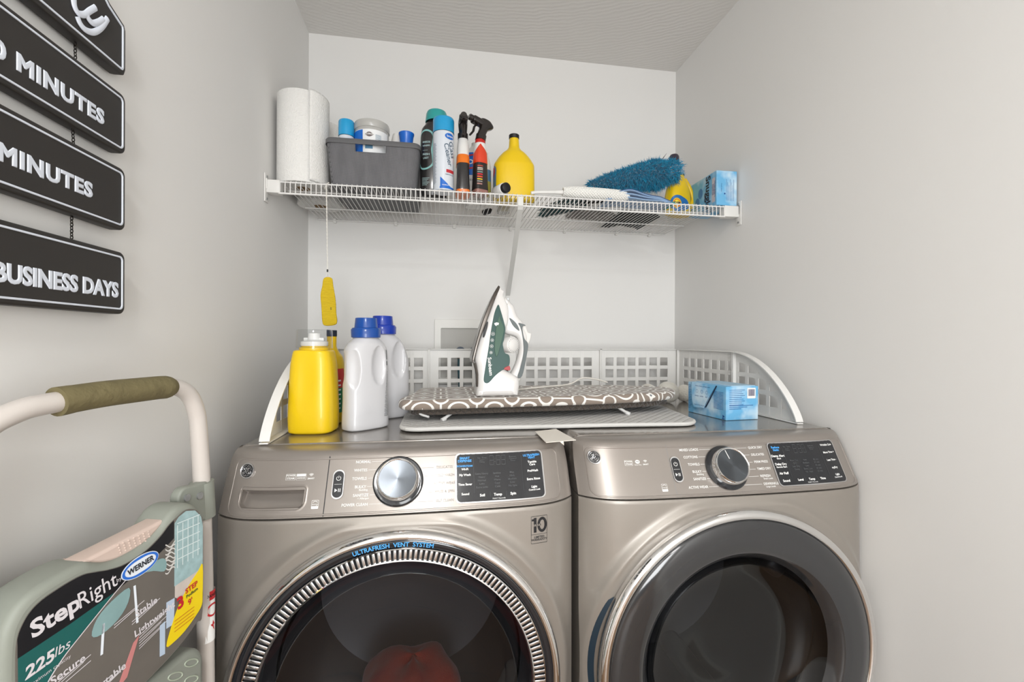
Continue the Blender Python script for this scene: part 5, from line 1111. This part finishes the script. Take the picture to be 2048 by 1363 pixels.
flatc('tank_window', [(858, 330), (872, 370), (892, 420), (884, 480), (862, 560), (845, 620), (830, 640), (818, 590), (822, 500), (835, 400)], mat('tank_window_green', '4A6658', .4, spec=.3), off=.003)
flatc('side_slot', [(762, 378), (771, 382), (762, 430), (742, 488), (730, 490), (738, 440)], M_gblack)
flatc('release_tab', [(893, 725), (930, 712), (938, 735), (930, 745), (895, 740)], mat('tab_red', 'A8262A', .35), off=.002)
flatc('grip_pad', [(1018, 380), (1058, 388), (1076, 400), (1050, 412), (1066, 500), (1096, 545), (1085, 640), (1050, 795), (1012, 808), (1032, 740), (1056, 640), (1060, 560), (1045, 450), (1030, 405)], M_igr, flat_y=.0160)
flatc('grip_leaf', [(945, 340), (985, 366), (1012, 400), (1026, 440), (1000, 425), (970, 392)], M_igr, flat_y=.0160)
flatc('spray_button', [(1050, 392), (1078, 398), (1095, 450), (1122, 462), (1120, 495), (1100, 542), (1085, 520), (1068, 470)], mat('iron_button', 'DCD8D4', .35), flat_y=.004, th=.012)
ctr = Iz((937, 552)); Mdl = Matrix.Translation((i0.x + ctr[0], IY - .040, ibz + ctr[1])) @ Matrix.Rotation(radians(28), 4, 'Z') @ Matrix.Rotation(radians(90), 4, 'X')
dl = MB().lathe([(.0165, -.02), (.0215, -.018), (.0215, .016), (.0195, .0185), (0, .0195)], 44, Mdl).build('temperature_dial', M_iw, t, smooth=50)
mb = MB()
for k in range(20): mb.box((.0160, -.0004, .0182), (.0186, .0004, .0192), M=Mdl @ Matrix.Rotation(2 * pi * k / 20, 4, 'Z'))
mb.build('dial_marks', M_igr, dl)
mb = MB(); F_ = lambda px, py, off=.0045: (lambda a, b_, h: Vector((i0.x + Iz((px, py))[0] + a, IY - .054 * tipf(0, Iz((px, py))[1]) - off - h, ibz + Iz((px, py))[1] + b_)))
put_text(mb, 'Sunbeam', .0135, F_(783, 715), 0, 0, bold=.02, rot=radians(-84))
for px, py, rr_ in ((806, 468, .0048), (800, 516, .0042), (795, 562, .0044), (790, 610, .0040)):
    band(mb, F_(px, py), ell(0, 0, rr_, rr_, 20), .0007, 0, 0); star(mb, F_(px, py), ell(0, 0, .0016, .0016, 8))
star(mb, F_(835, 392), [(-.0065, .002), (0, .0045), (.0065, .003), (.005, -.004), (0, -.0065), (-.005, -.002)]); mb.build('lettering', M_white, t)
pth = [(i0.x + Iz((1030, 905))[0], IY + .01, ibz + .010), (.755, -.50, BT + .006), (.84, -.44, BT + .006), (.93, -.39, BT + .008), (.985, -.365, BT + .026), (1.04, -.360, BT + .020), (1.075, -.362, BT + .010)]
MB().tube(smooth_path(pth, 8), .0028, 10).build('power_cord', mat('cord_cream', 'E2DED6', .5), t)

# ---------------------------------------------------------------- wool balls, dryer sheet box, card
M_wool = mat('felted_wool', 'DAD6CC', .95, bump=(220, .8, .003), sheen=.4, var=(40, .05))
for lab, u, Y, r in (('large off-white wool dryer ball touching the tip of the ironing board', 1336, -.330, .0385), ('smaller off-white wool dryer ball next to the blue box', 1369, -.305, .0310), ('white wool dryer ball mostly hidden behind the ironing board tip', 1296, -.295, .0330)):
    c0 = at(u, 780, Y); bm = bmesh.new(); bmesh.ops.create_icosphere(bm, subdivisions=4, radius=r); rnd = random.Random(int(u))
    for v in bm.verts: v.co *= 1 + .012 * sin(170 * v.co.x + u) * cos(150 * v.co.z) + .008 * sin(210 * v.co.y)
    o = MB().bm(bm).build('dryer_ball', M_wool, None, smooth=80); o.location = (c0.x, Y, ZW + r * .985); tag(o, lab, 'dryer ball', 'wool dryer balls')
Fp, Lp, Rp = Vector((1.296, -.692)), Vector((1.2745, -.530)), Vector((1.403, -.682))
ang = atan2((Rp - Fp).y, (Rp - Fp).x); wB = .108; lB = .168; hB = .0945
t = thing('dryer_sheet_box', 'opened light blue dryer sheet box with barcode lying on the dryer top', 'box', (Fp.x, Fp.y, ZW), ang)
MB().box((0, 0, 0), (wB, lB, hB), .001, 1).build('carton', M_sky, t, local=True, smooth=20)
FR = lambda a, b_, h: Vector((a, -.0006 - h, b_)); FS = lambda a, b_, h: Vector((-.0006 - h, lB - a, b_))
mb = MB(); fl = [(.010, .0965), (.110, .0965), (.088, .040), (.075, .018), (.030, .020)]; put_plate(mb, [[(.018, .0938), (.128, .0938), (.098, .052), (.084, .0235), (.040, .020), (.030, .036)]], .0012, lambda a, b_, h: FS(a, b_, .0012 + (.0938 - b_) * .10 + h)); mb.build('torn_flap', M_sky, t, local=True)
mb = MB(); mb.box((.020, .004, hB - .0005), (wB - .006, lB - .012, hB + .002), .0005, 1); mb.build('top_flap', mat('card_blue_grey', 'A9CBE2', .5), t, local=True)
mb = MB(); put_plate(mb, [[(.016, .0940), (.020, .0940), (.029, .060), (.0265, .058)]], .0006, lambda a, b_, h: FS(a, b_, .0014 + h)); put_plate(mb, [[(.130, .0940), (.134, .0940), (.098, .040), (.086, .024), (.083, .026)]], .0006, lambda a, b_, h: FS(a, b_, .0016 + h)); mb.build('tear_gap', M_ink, t, local=True)
mb = MB()
for k in range(16): mb.grid(lambda u, v_: FS(.118 + .010 * 0 + (.040 - (0 if k > 7 else .0)) * u if k < 20 else 0, .088 - k * .0040 + .0012 * v_, .0002), 2, 2) if k > 2 else None
for k in range(15): mb.grid(lambda u, v_: FS(.002 + (.015 - .002 * (k % 3)) * u, .084 - k * .0050 + .0012 * v_, .0002), 2, 2)
for k in range(3): put_text(mb, ('HANDLE', 'FASTER', 'SOFT')[k], .0048, lambda a, b_, h: FS(a, b_, .006 + h), .050 + .022 * k, .056); band(mb, lambda a, b_, h: FS(a, b_, .0052), ell(.050 + .022 * k, .070, .0052, .0052, 16), .0006, .050 + .022 * k, .070)
put_text(mb, 'Softens, freshens and fights static', .0050, lambda a, b_, h: FS(a, b_, .0030 + h), .072, .086)
put_text(mb, 'Keep box closed. Store dry.', .0042, lambda a, b_, h: FS(a, b_, .0090 + h), .066, .030)
for k in range(9): mb.grid(lambda u, v_: FR(.010 + (.052 - .010 * ((k * 5) % 3) / 2) * u, .084 - k * .0052 + .0012 * v_, .0002), 2, 2)
for k in range(3): mb.grid(lambda u, v_: FR(.010 + (.080 - .02 * k) * u, .040 - k * .0045 + .0014 * v_, .0002), 2, 2)
star(mb, FS, ell(.158, .010, .0055, .0055, 3), .158, .010, 1); mb.grid(lambda u, v_: FS(.153 + .010 * u, .002 + .003 * v_, .0002), 2, 2); mb.build('small_print', M_navy, t, local=True)
mb = MB(); star(mb, FR, rrect(.070, .060, .0985, .090, .002, 3), .084, .075, 1); bc = mb.build('barcode_label', M_white, t, local=True)
mb = MB(); x = .0735
rnd = random.Random(4)
while x < .095: w_ = rnd.choice((.0005, .0008, .0012)); mb.grid(lambda u, v_: FR(x + w_ * u, .067 + .019 * v_, .0004), 2, 2); x += w_ + rnd.choice((.0005, .0008))
mb.build('barcode', mat('barcode_ink', '3A2E66', .5), bc, local=True)
t = thing('paper_card', 'blank cream card lying over the gap between the washer and dryer', 'card', (.775, -.82, ZW))
q = [at_z(1070, 862, 1.004), at_z(1112, 857, 1.004), at_z(1152, 879, 1.003), at_z(1092, 884, 1.003)]
M_card = mat('cream_card', 'E8E2D8', .7)
mb = MB(); v = [p for p in q] + [p - Vector((0, 0, .0012)) for p in q]; mb.add(v, [[0, 1, 2, 3], [7, 6, 5, 4], [0, 4, 5, 1], [1, 5, 6, 2], [2, 6, 7, 3], [3, 7, 4, 0]]); mb.build('card_top', M_card, t)
e0 = q[3].lerp(q[2], .45); e1 = q[3].lerp(q[2], .58); MB().add([e0 - Vector((0, 0, .001)), e1 - Vector((0, 0, .001)), e1 + Vector((.001, -.001, -.010))], [[0, 1, 2]]).build('folded_tab', M_card, t, solid=.0006)

# ---------------------------------------------------------------- step stool leaning by the left wall
ES = Vector((-.292, -.956, 0)); EN = Vector((.956, -.292, 0)); P0 = Vector((.116, -1.014, 0))
def SP(s, z, o=0): return P0 + ES * s + EN * o + Vector((0, 0, z))
t = thing('step_stool', 'folded three-step stool with beige tube frame and sage green steps against the left wall', 'step stool', (P0.x, P0.y, 0))
M_tube = mat('beige_enamel_tube', 'C9C2BC', .35, coat=.2); M_sage = mat('sage_plastic', '8B8F86', .5); M_olive = mat('olive_grip', '6E6546', .75, bump=(55, 1, .004), var=(35, .18)); M_beige = mat('beige_plastic', 'CDB9AE', .5)
zt = 1.148; S1 = .270
path = [SP(-.016, .012), SP(-.012, .30), SP(-.006, .70), SP(.002, .95), SP(.010, 1.07), SP(.016, 1.105), SP(.028, 1.130), SP(.046, 1.144), SP(.068, zt), SP(.14, zt + .001), SP(.225, zt - .003), SP(.255, zt - .008), SP(.283, zt - .022), SP(.302, zt - .05), SP(.308, 1.06), SP(.312, .95), SP(.316, .70), SP(.320, .30), SP(.322, .012)]
MB().tube(smooth_path(path, 6), .0125, 20).build('handle_frame', M_tube, t, smooth=60)
gN = 26; gz = lambda s_: zt + .0012 - .25 * max(0, s_ - .15) ** 1.6 - .35 * max(0, .085 - s_) ** 1.5
MB().tube([SP(.060 + .156 * k / gN, gz(.060 + .156 * k / gN)) for k in range(gN + 1)], [.0128, .0158] + [.0172] * (gN - 4) + [.0176, .0178, .0178], 24).build('hand_grip', M_olive, t, smooth=60)
for s0_, s1_ in ((-.012, .332), ):
    MB().tube([SP(s0_ + .012, .60, -.030), SP(s0_ + .008, .10, -.045), SP(s0_ + .006, .012, -.048)], .010, 14).build('rear_leg', M_tube, t); MB().tube([SP(s1_ - .024, .60, -.030), SP(s1_ - .020, .10, -.040), SP(s1_ - .018, .012, -.042)], .010, 14).build('rear_leg', M_tube, t)
for s, z in ((-.016, 0), (.322, 0)): MB().cyl(SP(s, .0005), SP(s, .035), .0155, 16).build('rubber_foot', M_black, t)
# clamp collars
for s, sg in ((.003, 1), (.313, -1)):
    mb = MB(); mb.cyl(SP(s - .003 * sg, .925), SP(s + .001 * sg, .985), .0175, 24)
    if sg > 0: put_plate(mb, [smooth_poly([(s + sg * a, z) for a, z in ((.0, .926), (.030, .935), (.052, .955), (.060, .975), (.050, .990), (.028, .988), (.0, .982))], 4)], .016, lambda a, b_, h: SP(a, b_, h + .006), .003, 2)
    c = mb.build('hinge_collar', M_sage, t, smooth=50)
    for a, z in (((.021, .969), (.045, .974)) if sg > 0 else ()):
        p, q_ = SP(s + sg * a, z, .013), SP(s + sg * a, z, .0165); MB().cyl(p, q_, .0055, 16).build('rivet', M_screw, c)
# top step, notch with beige pinch grip
sh = lambda s, z: z - .05 * (s - .05)
tray = [(.044, .80), (.044, .93), (.050, .955), (.064, .972), (.082, .980), (.098, .978), (.110, .969), (.121, .959), (.142, .951), (.170, .949), (.190, .952), (.205, .960), (.217, .966), (.245, .966), (.272, .960), (.288, .945), (.295, .92), (.296, .86), (.294, .80), (.285, .768), (.26, .758), (.17, .756), (.12, .762), (.080, .772), (.056, .785)]
mb = MB(); put_plate(mb, [smooth_poly([(s, sh(s, z)) for s, z in tray], 4)], .052, lambda a, b_, h: SP(a, b_, .017 + h), .009, 3); st = mb.build('top_step', M_sage, t, smooth=60)
# recess edge ring drawn by a slightly raised lip round the label
LX0, LX1 = .0485, .286
lab = smooth_poly([(.0490, .80), (.0490, .93), (.053, .950), (.064, .964), (.080, .970), (.094, .966), (.107, .961), (.121, .951), (.142, .942), (.170, .939), (.190, .943), (.206, .949), (.222, .954), (.245, .953), (.266, .948), (.278, .936), (.284, .915), (.284, .86), (.283, .80), (.276, .775), (.25, .765), (.17, .763), (.12, .769), (.082, .779), (.060, .790)], 4)
LA = lambda a, z, h: SP(a, sh(a, z), .0432 + h)
LR = lambda a, z, h: SP(a, z + .045 * (a - .05) + .005, .0432 + h)
TILT = .155
mb = MB(); put_plate(mb, [lab], .0012, LA, 0); mb.build('step_label', mat('label_grey_wood', '6B6660', .4, var=(30, .12)), st)
def inlab(P, h, m_, name='label_print', par=None, LA=None):            # polygon clipped by construction to lie within the label
    LA = LA or LR; mb = MB(); put_plate(mb, [P], .0003, lambda a, b_, hh: LA(a, b_, h + hh)); return mb.build(name, m_, par or st)
M_lb = mat('label_black_field', '17171B', .35); M_lt = mat('label_teal_field', '1F5E5A', .35); M_ly = mat('label_yellow', 'EFD21C', .4); M_lc = mat('label_pale_photo', '9DB9BC', .4, var=(90, .35))
top_edge = [p for p in lab if p[1] > .9 and .093 < p[0] < .2835]
tp = sorted([p for p in lab if p[1] > .895 and p[0] > .100 and p[0] < .2832], key=lambda p: p[0])
tp = [(.100, .9585)] + [p for p in tp if p[1] > .915] + [(.2828, .915), (.2828, .868)]
inlab([(a, b_ - .0006) for a, b_ in tp][:-1] + [(.2828, .902), (.235, .905), (.185, .911), (.150, .919), (.128, .926), (.112, .932), (.100, .938)], .0008, M_lb, LA=LA)
inlab([(.2826, .902), (.235, .905), (.185, .911), (.190, .906), (.222, .886), (.242, .872), (.258, .855), (.268, .835), (.274, .80), (.2815, .80)], .0009, M_lt, LA=LA)
arcP = [(.172, .918), (.190, .907), (.222, .886), (.242, .872), (.258, .855), (.268, .835), (.274, .80)]
mb = MB(); pp = smooth_path([(a, b_, 0) for a, b_ in arcP], 5)
for i in range(len(pp) - 1):
    a, b_ = pp[i], pp[i + 1]; mb.add([LA(a.x, a.y, .0013), LA(b_.x, b_.y, .0013), LA(b_.x - .0018, b_.y - .0003, .0013), LA(a.x - .0018, a.y - .0003, .0013)], [[0, 1, 2, 3]])
TX = lambda a, z, h: LR(-a, z, h)                              # reading direction runs toward the right tube
def lt(s, x, z, size, h=.0014, m=mb, **kw): kw['rot'] = kw.get('rot', 0) + TILT; put_text(m, s, size, lambda a, b_, hh: TX(a, b_, h + hh), -x, z, **kw)
lt('Step', .2480, .9000, .027, bold=.030, sx=1.02, rot=.0); lt('Right', .2045, .9060, .0275, bold=.003, sx=.80, rot=.0); lt('by', .1790, .9070, .007)
lt('225', .2640, .8560, .0185, bold=.03, shear=.2); lt('lbs', .2430, .8600, .0150, shear=.3); lt('Maximum capacity', .254, .8430, .0055)
for s, x, z in (('Secure', .2360, .8320), ('Stable', .1420, .8520), ('Lightweight', .1290, .8290), ('Portable', .192, .7900)): lt(s, x, z, .0130, bold=.02, rot=0)
for x, z, n_ in ((.232, .823, 3), (.142, .843, 2), (.132, .8195, 6), (.19, .782, 2), (.165, .852, 2)):
    for k in range(n_): mb.grid(lambda u, v_: TX(-x - .020 + .040 * u * (1 - .2 * (k % 2)), z - .0036 * k + .0010 * v_ + .010 * u, .0013), 3, 2)
mb.build('lettering', mat('label_offwhite', 'DAD6DA', .45), st)
inlab([(.0495, .868), (.0495, .932), (.053, .949), (.064, .9625), (.080, .9685), (.0925, .9650), (.099, .9585), (.099, .868)], .0009, M_lc, LA=LA)
inlab([(.0500, .812), (.0500, .868), (.098, .868), (.098, .842), (.085, .83), (.070, .81)], .0008, mat('label_pale_floor', 'C9BFB8', .4, var=(60, .15)))
mb = MB()
for k in range(5):
    mb.grid(lambda u, v_: LA(.055 + .040 * u, .900 + k * .013 + .0012 * v_ + .004 * u, .0012), 2, 2); mb.grid(lambda u, v_: LA(.058 + .009 * k + .0012 * u, .892 + .062 * v_, .0012), 2, 2)
mb.build('label_window_grid', mat('label_grid', 'DDE8E8', .4), st)
yb_ = inlab(smooth_poly([(.0500, .822), (.0500, .868), (.058, .862), (.075, .848), (.092, .828), (.104, .804), (.112, .780), (.100, .779), (.082, .784), (.062, .796), (.0515, .806)], 3), .0014, M_ly, 'label_badge')
mb = MB(); lt('3', .090, .8300, .024, .0022, mb, bold=.04); lt('STEP', .071, .8430, .0105, .0022, mb, bold=.03); lt("9'", .073, .8230, .0120, .0022, mb, bold=.02)
for k in range(4): mb.grid(lambda u, v_: TX(-.100 + .034 * u, .808 - .005 * k + .0007 * v_ + .003 * u, .0022), 2, 2)
mb.build('lettering', mat('label_red_ink', 'C1272D', .45), yb_); mb = MB(); lt('Podium', .070, .8345, .0068, .0022, mb, bold=.02); mb.build('lettering', mat('label_green_ink', '23402E', .45), yb_)
E_ = lambda rx, ry: [(.1505 + rx * cos(q) * 1 - ry * sin(q) * 0, .9120 + ry * sin(q) - rx * cos(q) * .10) for q in [2 * pi * i / 36 for i in range(36)]]
e1_ = inlab(E_(.026, .0135), .0014, mat('logo_white', 'E8EEF6', .35), 'label_oval'); mb = MB(); band(mb, lambda a, b_, h: LR(a, b_, .0020), E_(.025, .0125), .0035, .1505, .9120); mb.build('oval_ring', mat('logo_blue', '2F6FD0', .35), e1_)
mb = MB(); lt('WERNER', .1505, .9120, .0105, .0022, mb, bold=.03, rot=0, sx=.85); mb.build('lettering', mat('label_ink', '20242E', .45), e1_)
M_pt = mat('photo_teal', '86A5A6', .4, var=(40, .2)); inlab(smooth_poly([(.166, .890), (.167, .872), (.180, .857), (.200, .850), (.211, .855), (.205, .872), (.188, .884)], 3), .0012, M_pt, 'label_stool_seat')
inlab(smooth_poly([(.150, .902), (.132, .896), (.116, .888), (.112, .896), (.116, .906), (.128, .908)], 3), .0012, M_pt, 'label_stool_arm')
inlab([(.196, .862), (.199, .862), (.201, .825), (.198, .825)], .0012, mat('logo_white', 'E8EEF6', .35), 'label_stool_leg'); inlab([(.160, .889), (.157, .889), (.153, .838), (.156, .838)], .0012, mat('logo_white', 'E8EEF6', .35), 'label_stool_leg')
inlab([(.160, .815), (.152, .820), (.168, .776), (.182, .768)], .0012, mat('photo_pink', 'C98482', .4), 'label_photo_limb')
mb = MB()
rnd = random.Random(2)
for k in range(9): mb.grid(lambda u, v_: LR(.098 + .016 * u, .884 + k * .0045 + .0020 * v_ + .003 * sin(6 * u + k), .0013), 8, 2)
mb.build('label_zebra_print', mat('zebra_ink', 'D8D6D2', .4), st)
inlab([(.112, .805), (.112, .842), (.099, .842), (.100, .805)], .0012, mat('photo_window', 'B9C9DC', .4), 'label_photo_window'); inlab([(.122, .772), (.122, .815), (.114, .817), (.114, .771)], .0012, mat('photo_window', 'B9C9DC', .4), 'label_photo_window')
# beige pinch grip
mb = MB(); put_plate(mb, [smooth_poly([(.0985, .969), (.112, .9685), (.150, .9675), (.190, .9665), (.215, .9655), (.212, .961), (.192, .951), (.170, .946), (.141, .948), (.119, .957), (.106, .965)], 4)], .030, lambda a, b_, h: SP(a, sh(a, b_), .022 + h), .004, 2); gpz = mb.build('pinch_grip', M_beige, t, smooth=60)
mb = MB()
for i in range(7):
    for j in range(4):
        p_ = SP(.130 + .0068 * i + .001 * j, sh(.15, .9520 + .0038 * j), .0371); bm = bmesh.new(); bmesh.ops.create_icosphere(bm, subdivisions=1, radius=.0013); mb.bm(bm, Matrix.Translation(p_))
mb.build('grip_dots', M_beige, gpz)
# second and third steps below
for z1_, z0_, nm in ((.745, .50, 'middle_step'), (.47, .24, 'bottom_step')):
    P_s = rrect(.030, z0_, .290, z1_, .035, 6)
    mb = MB(); put_plate(mb, [P_s], .040, lambda a, b_, h: SP(a, b_, .010 + h), .008, 3); s2_ = mb.build(nm, M_sage, t, smooth=60)
    if nm == 'middle_step':
        mb = MB()
        for i in range(8):
            for j in range(7):
                s_, z_ = .055 + .028 * i, z1_ - .022 - .026 * j
                for sg in (1, -1): mb.tube([SP(s_ + .012 * math.cos(q) , z_ + sg * .0055 * math.sin(q) + .10 * 0 + .006 * math.cos(q), .0305) for q in [pi * k / 8 for k in range(9)]], .0010, 5)
        mb.build('tread_pattern', mat('sage_tread', 'AEB7A6', .5), s2_)
# warning sticker on the right tube
mb = MB(); fnT = lambda th, z, off=.0003: SP(-.006 - .004 * (.75 - z), z) + (ES * -cos(th) + EN * sin(th)) * (.0125 + off)
def stick(name, z0_, z1_, a0, a1, m_, off=.0004, par=t): mb = MB(); mb.grid(lambda u, v_: fnT(radians(a0 + (a1 - a0) * u), z0_ + (z1_ - z0_) * v_, off), 12, 6); return mb.build(name, m_, par)
sk_ = stick('warning_sticker', .715, .800, 20, 150, M_white); stick('sticker_red_band', .785, .800, 20, 150, mat('label_red_ink', 'C1272D', .45), .0008, sk_); 
mb = MB(); fq = lambda a, b_, h: fnT(radians(90) - a / .0125, .768 + b_, .0008 + h); band(mb, fq, ell(0, 0, .011, .011, 30), .0030, 0, 0); mb.add([fq(.0, -.018, 0), fq(.004, -.026, 0), fq(.001, -.026, 0), fq(.003, -.036, 0), fq(-.004, -.024, 0), fq(-.001, -.024, 0)], [[0, 1, 2, 3, 4, 5]]); mb.build('sticker_symbols', mat('label_red_ink', 'C1272D', .45), sk_)
mb = MB(); put_text(mb, 'DANGER', .0065, lambda a, b_, h: fnT(radians(90) - a / .0125, .7925 + b_, .0012 + h), bold=.02, sx=.8); mb.build('lettering', M_black, sk_)

# ---------------------------------------------------------------- four hanging signs on the left wall
M_sign = mat('sign_black', '2E2B29', .55); M_sl = mat('sign_white_letters', 'DDE3EE', .45); M_chain = mat('blackened_chain', '2B2724', .4, metal=.7)
SX = .0130
def SG(a, z, h): return Vector((SX + h, a, z))
YR = -1.052; YL = -1.52
def sign(label, z0_, z1_, words, ty, tz, size, loop=None, script=False, chain_z=None, tilt=0, yr=YR):
    t = thing('hanging_sign', label, 'sign', (0.004, (YL + yr) / 2, z0_), 0, 'black laundry service signs on the left wall')
    lp = loop or rrect(YL, z0_, yr, z1_, .011, 5); R_ = lambda a, z, h: SG(a, z, h)
    mb = MB(); put_plate(mb, [lp], .018, R_, .003, 2); mb.build('board', M_sign, t)
    ins = .0065
    if loop:
        cx_ = sum(p[0] for p in lp) / len(lp); inner = []
        N_ = len(lp)
        for i in range(N_):
            a, b_, c = Vector(lp[i - 1]), Vector(lp[i]), Vector(lp[(i + 1) % N_]); d1 = (b_ - a).normalized(); d2 = (c - b_).normalized(); n1 = Vector((-d1.y, d1.x)); n2 = Vector((-d2.y, d2.x)); nb = (n1 + n2).normalized(); k = ins / max(.4, nb.dot(n1)); inner.append((b_ + nb * k, b_ + nb * (k + .0032)))
        lo, li = [(p[0].x, p[0].y) for p in inner], [(p[1].x, p[1].y) for p in inner]
    else: lo, li = rrect(YL + ins, z0_ + ins, yr - ins, z1_ - ins, .007, 5), rrect(YL + ins + .0026, z0_ + ins + .0026, yr - ins - .0026, z1_ - ins - .0026, .005, 5)
    mb = MB(); put_plate(mb, [lo, li], .0018, lambda a, z, h: R_(a, z, .0094 + h), .0004, 1); mb.build('inset_border', M_sl, t)
    mb = MB()
    if script:
        for P in script: mb.tube([SG(a, z, .0105) for a, z in [(p.x, p.y) for p in smooth_path([(x, y, 0) for x, y in P], 6)]], .0042, 12, flat=(.45, 1), up=(1, 0, 0))
    else: put_text(mb, words, size, lambda a, b_, h: R_(a, b_, .0092 + .6 * h), ty, tz, bold=0, ext=.0004, bev=.0013, align='RIGHT', sx=1.12 if len(words) < 12 else .93, space=1.12 if len(words) < 12 else 1.0)
    mb.build('lettering', M_sl, t, smooth=30)
    if chain_z:
        ya, za, yb_, zb_ = chain_z; mb = MB(); n = int((za - zb_) / .0042)
        for k in range(n):
            z = za - (za - zb_) * (k + .5) / n; y = ya + (yb_ - ya) * (k + .5) / n; ax_ = (1, 0) if k % 2 else (0, 1)
            mb.tube([(SX - .001 + ax_[0] * .0016 * cos(q), y + ax_[1] * .0018 * cos(q), z + .0030 * sin(q)) for q in [2 * pi * i / 10 for i in range(11)]], .0006, 5, cap=False)
        mb.build('chain', M_chain, t)
    return t
top_loop = [(YL, 1.626), (YR - .010, 1.6262), (YR - .003, 1.629), (YR, 1.637), (YR, 1.698), (YR - .003, 1.706), (YR - .016, 1.711), (YR - .034, 1.718), (YR - .052, 1.732), (YR - .068, 1.756), (YR - .080, 1.790), (YR - .100, 1.830), (YL, 1.83)]
sign('topmost black shaped sign, cut off by the frame, with white script letters ending in y', 1.626, 1.83, '', 0, 0, 0, loop=top_loop,
     script=[[(-1.1556, 1.6760), (-1.1539, 1.6640), (-1.1473, 1.6590), (-1.137, 1.6645), (-1.1282, 1.6757), (-1.1173, 1.6885)], [(-1.1335, 1.6691), (-1.130, 1.6640), (-1.1218, 1.6635), (-1.1116, 1.672), (-1.1021, 1.683)], [(-1.0943, 1.6893), (-1.1021, 1.6744), (-1.1116, 1.6607), (-1.1227, 1.6500), (-1.1352, 1.6450), (-1.1440, 1.6470), (-1.1490, 1.6530)]])
sign('second black sign from the top, reading 0 MINUTES, below the script sign', 1.5055, 1.5975, '0 MINUTES', -1.0985, 1.5405, .0275, chain_z=(-1.1365, 1.630, -1.1355, 1.594))
sign('third black sign from the top, reading MINUTES, hung between two other boards', 1.3880, 1.4830, 'MINUTES', -1.1200, 1.4280, .0275, chain_z=(-1.1400, 1.508, -1.1380, 1.480))
sign('lowest black sign of the column, reading BUSINESS DAYS', 1.2595, 1.3545, 'BUSINESS DAYS', -1.0680, 1.2940, .0300, chain_z=(-1.1410, 1.391, -1.1410, 1.352))
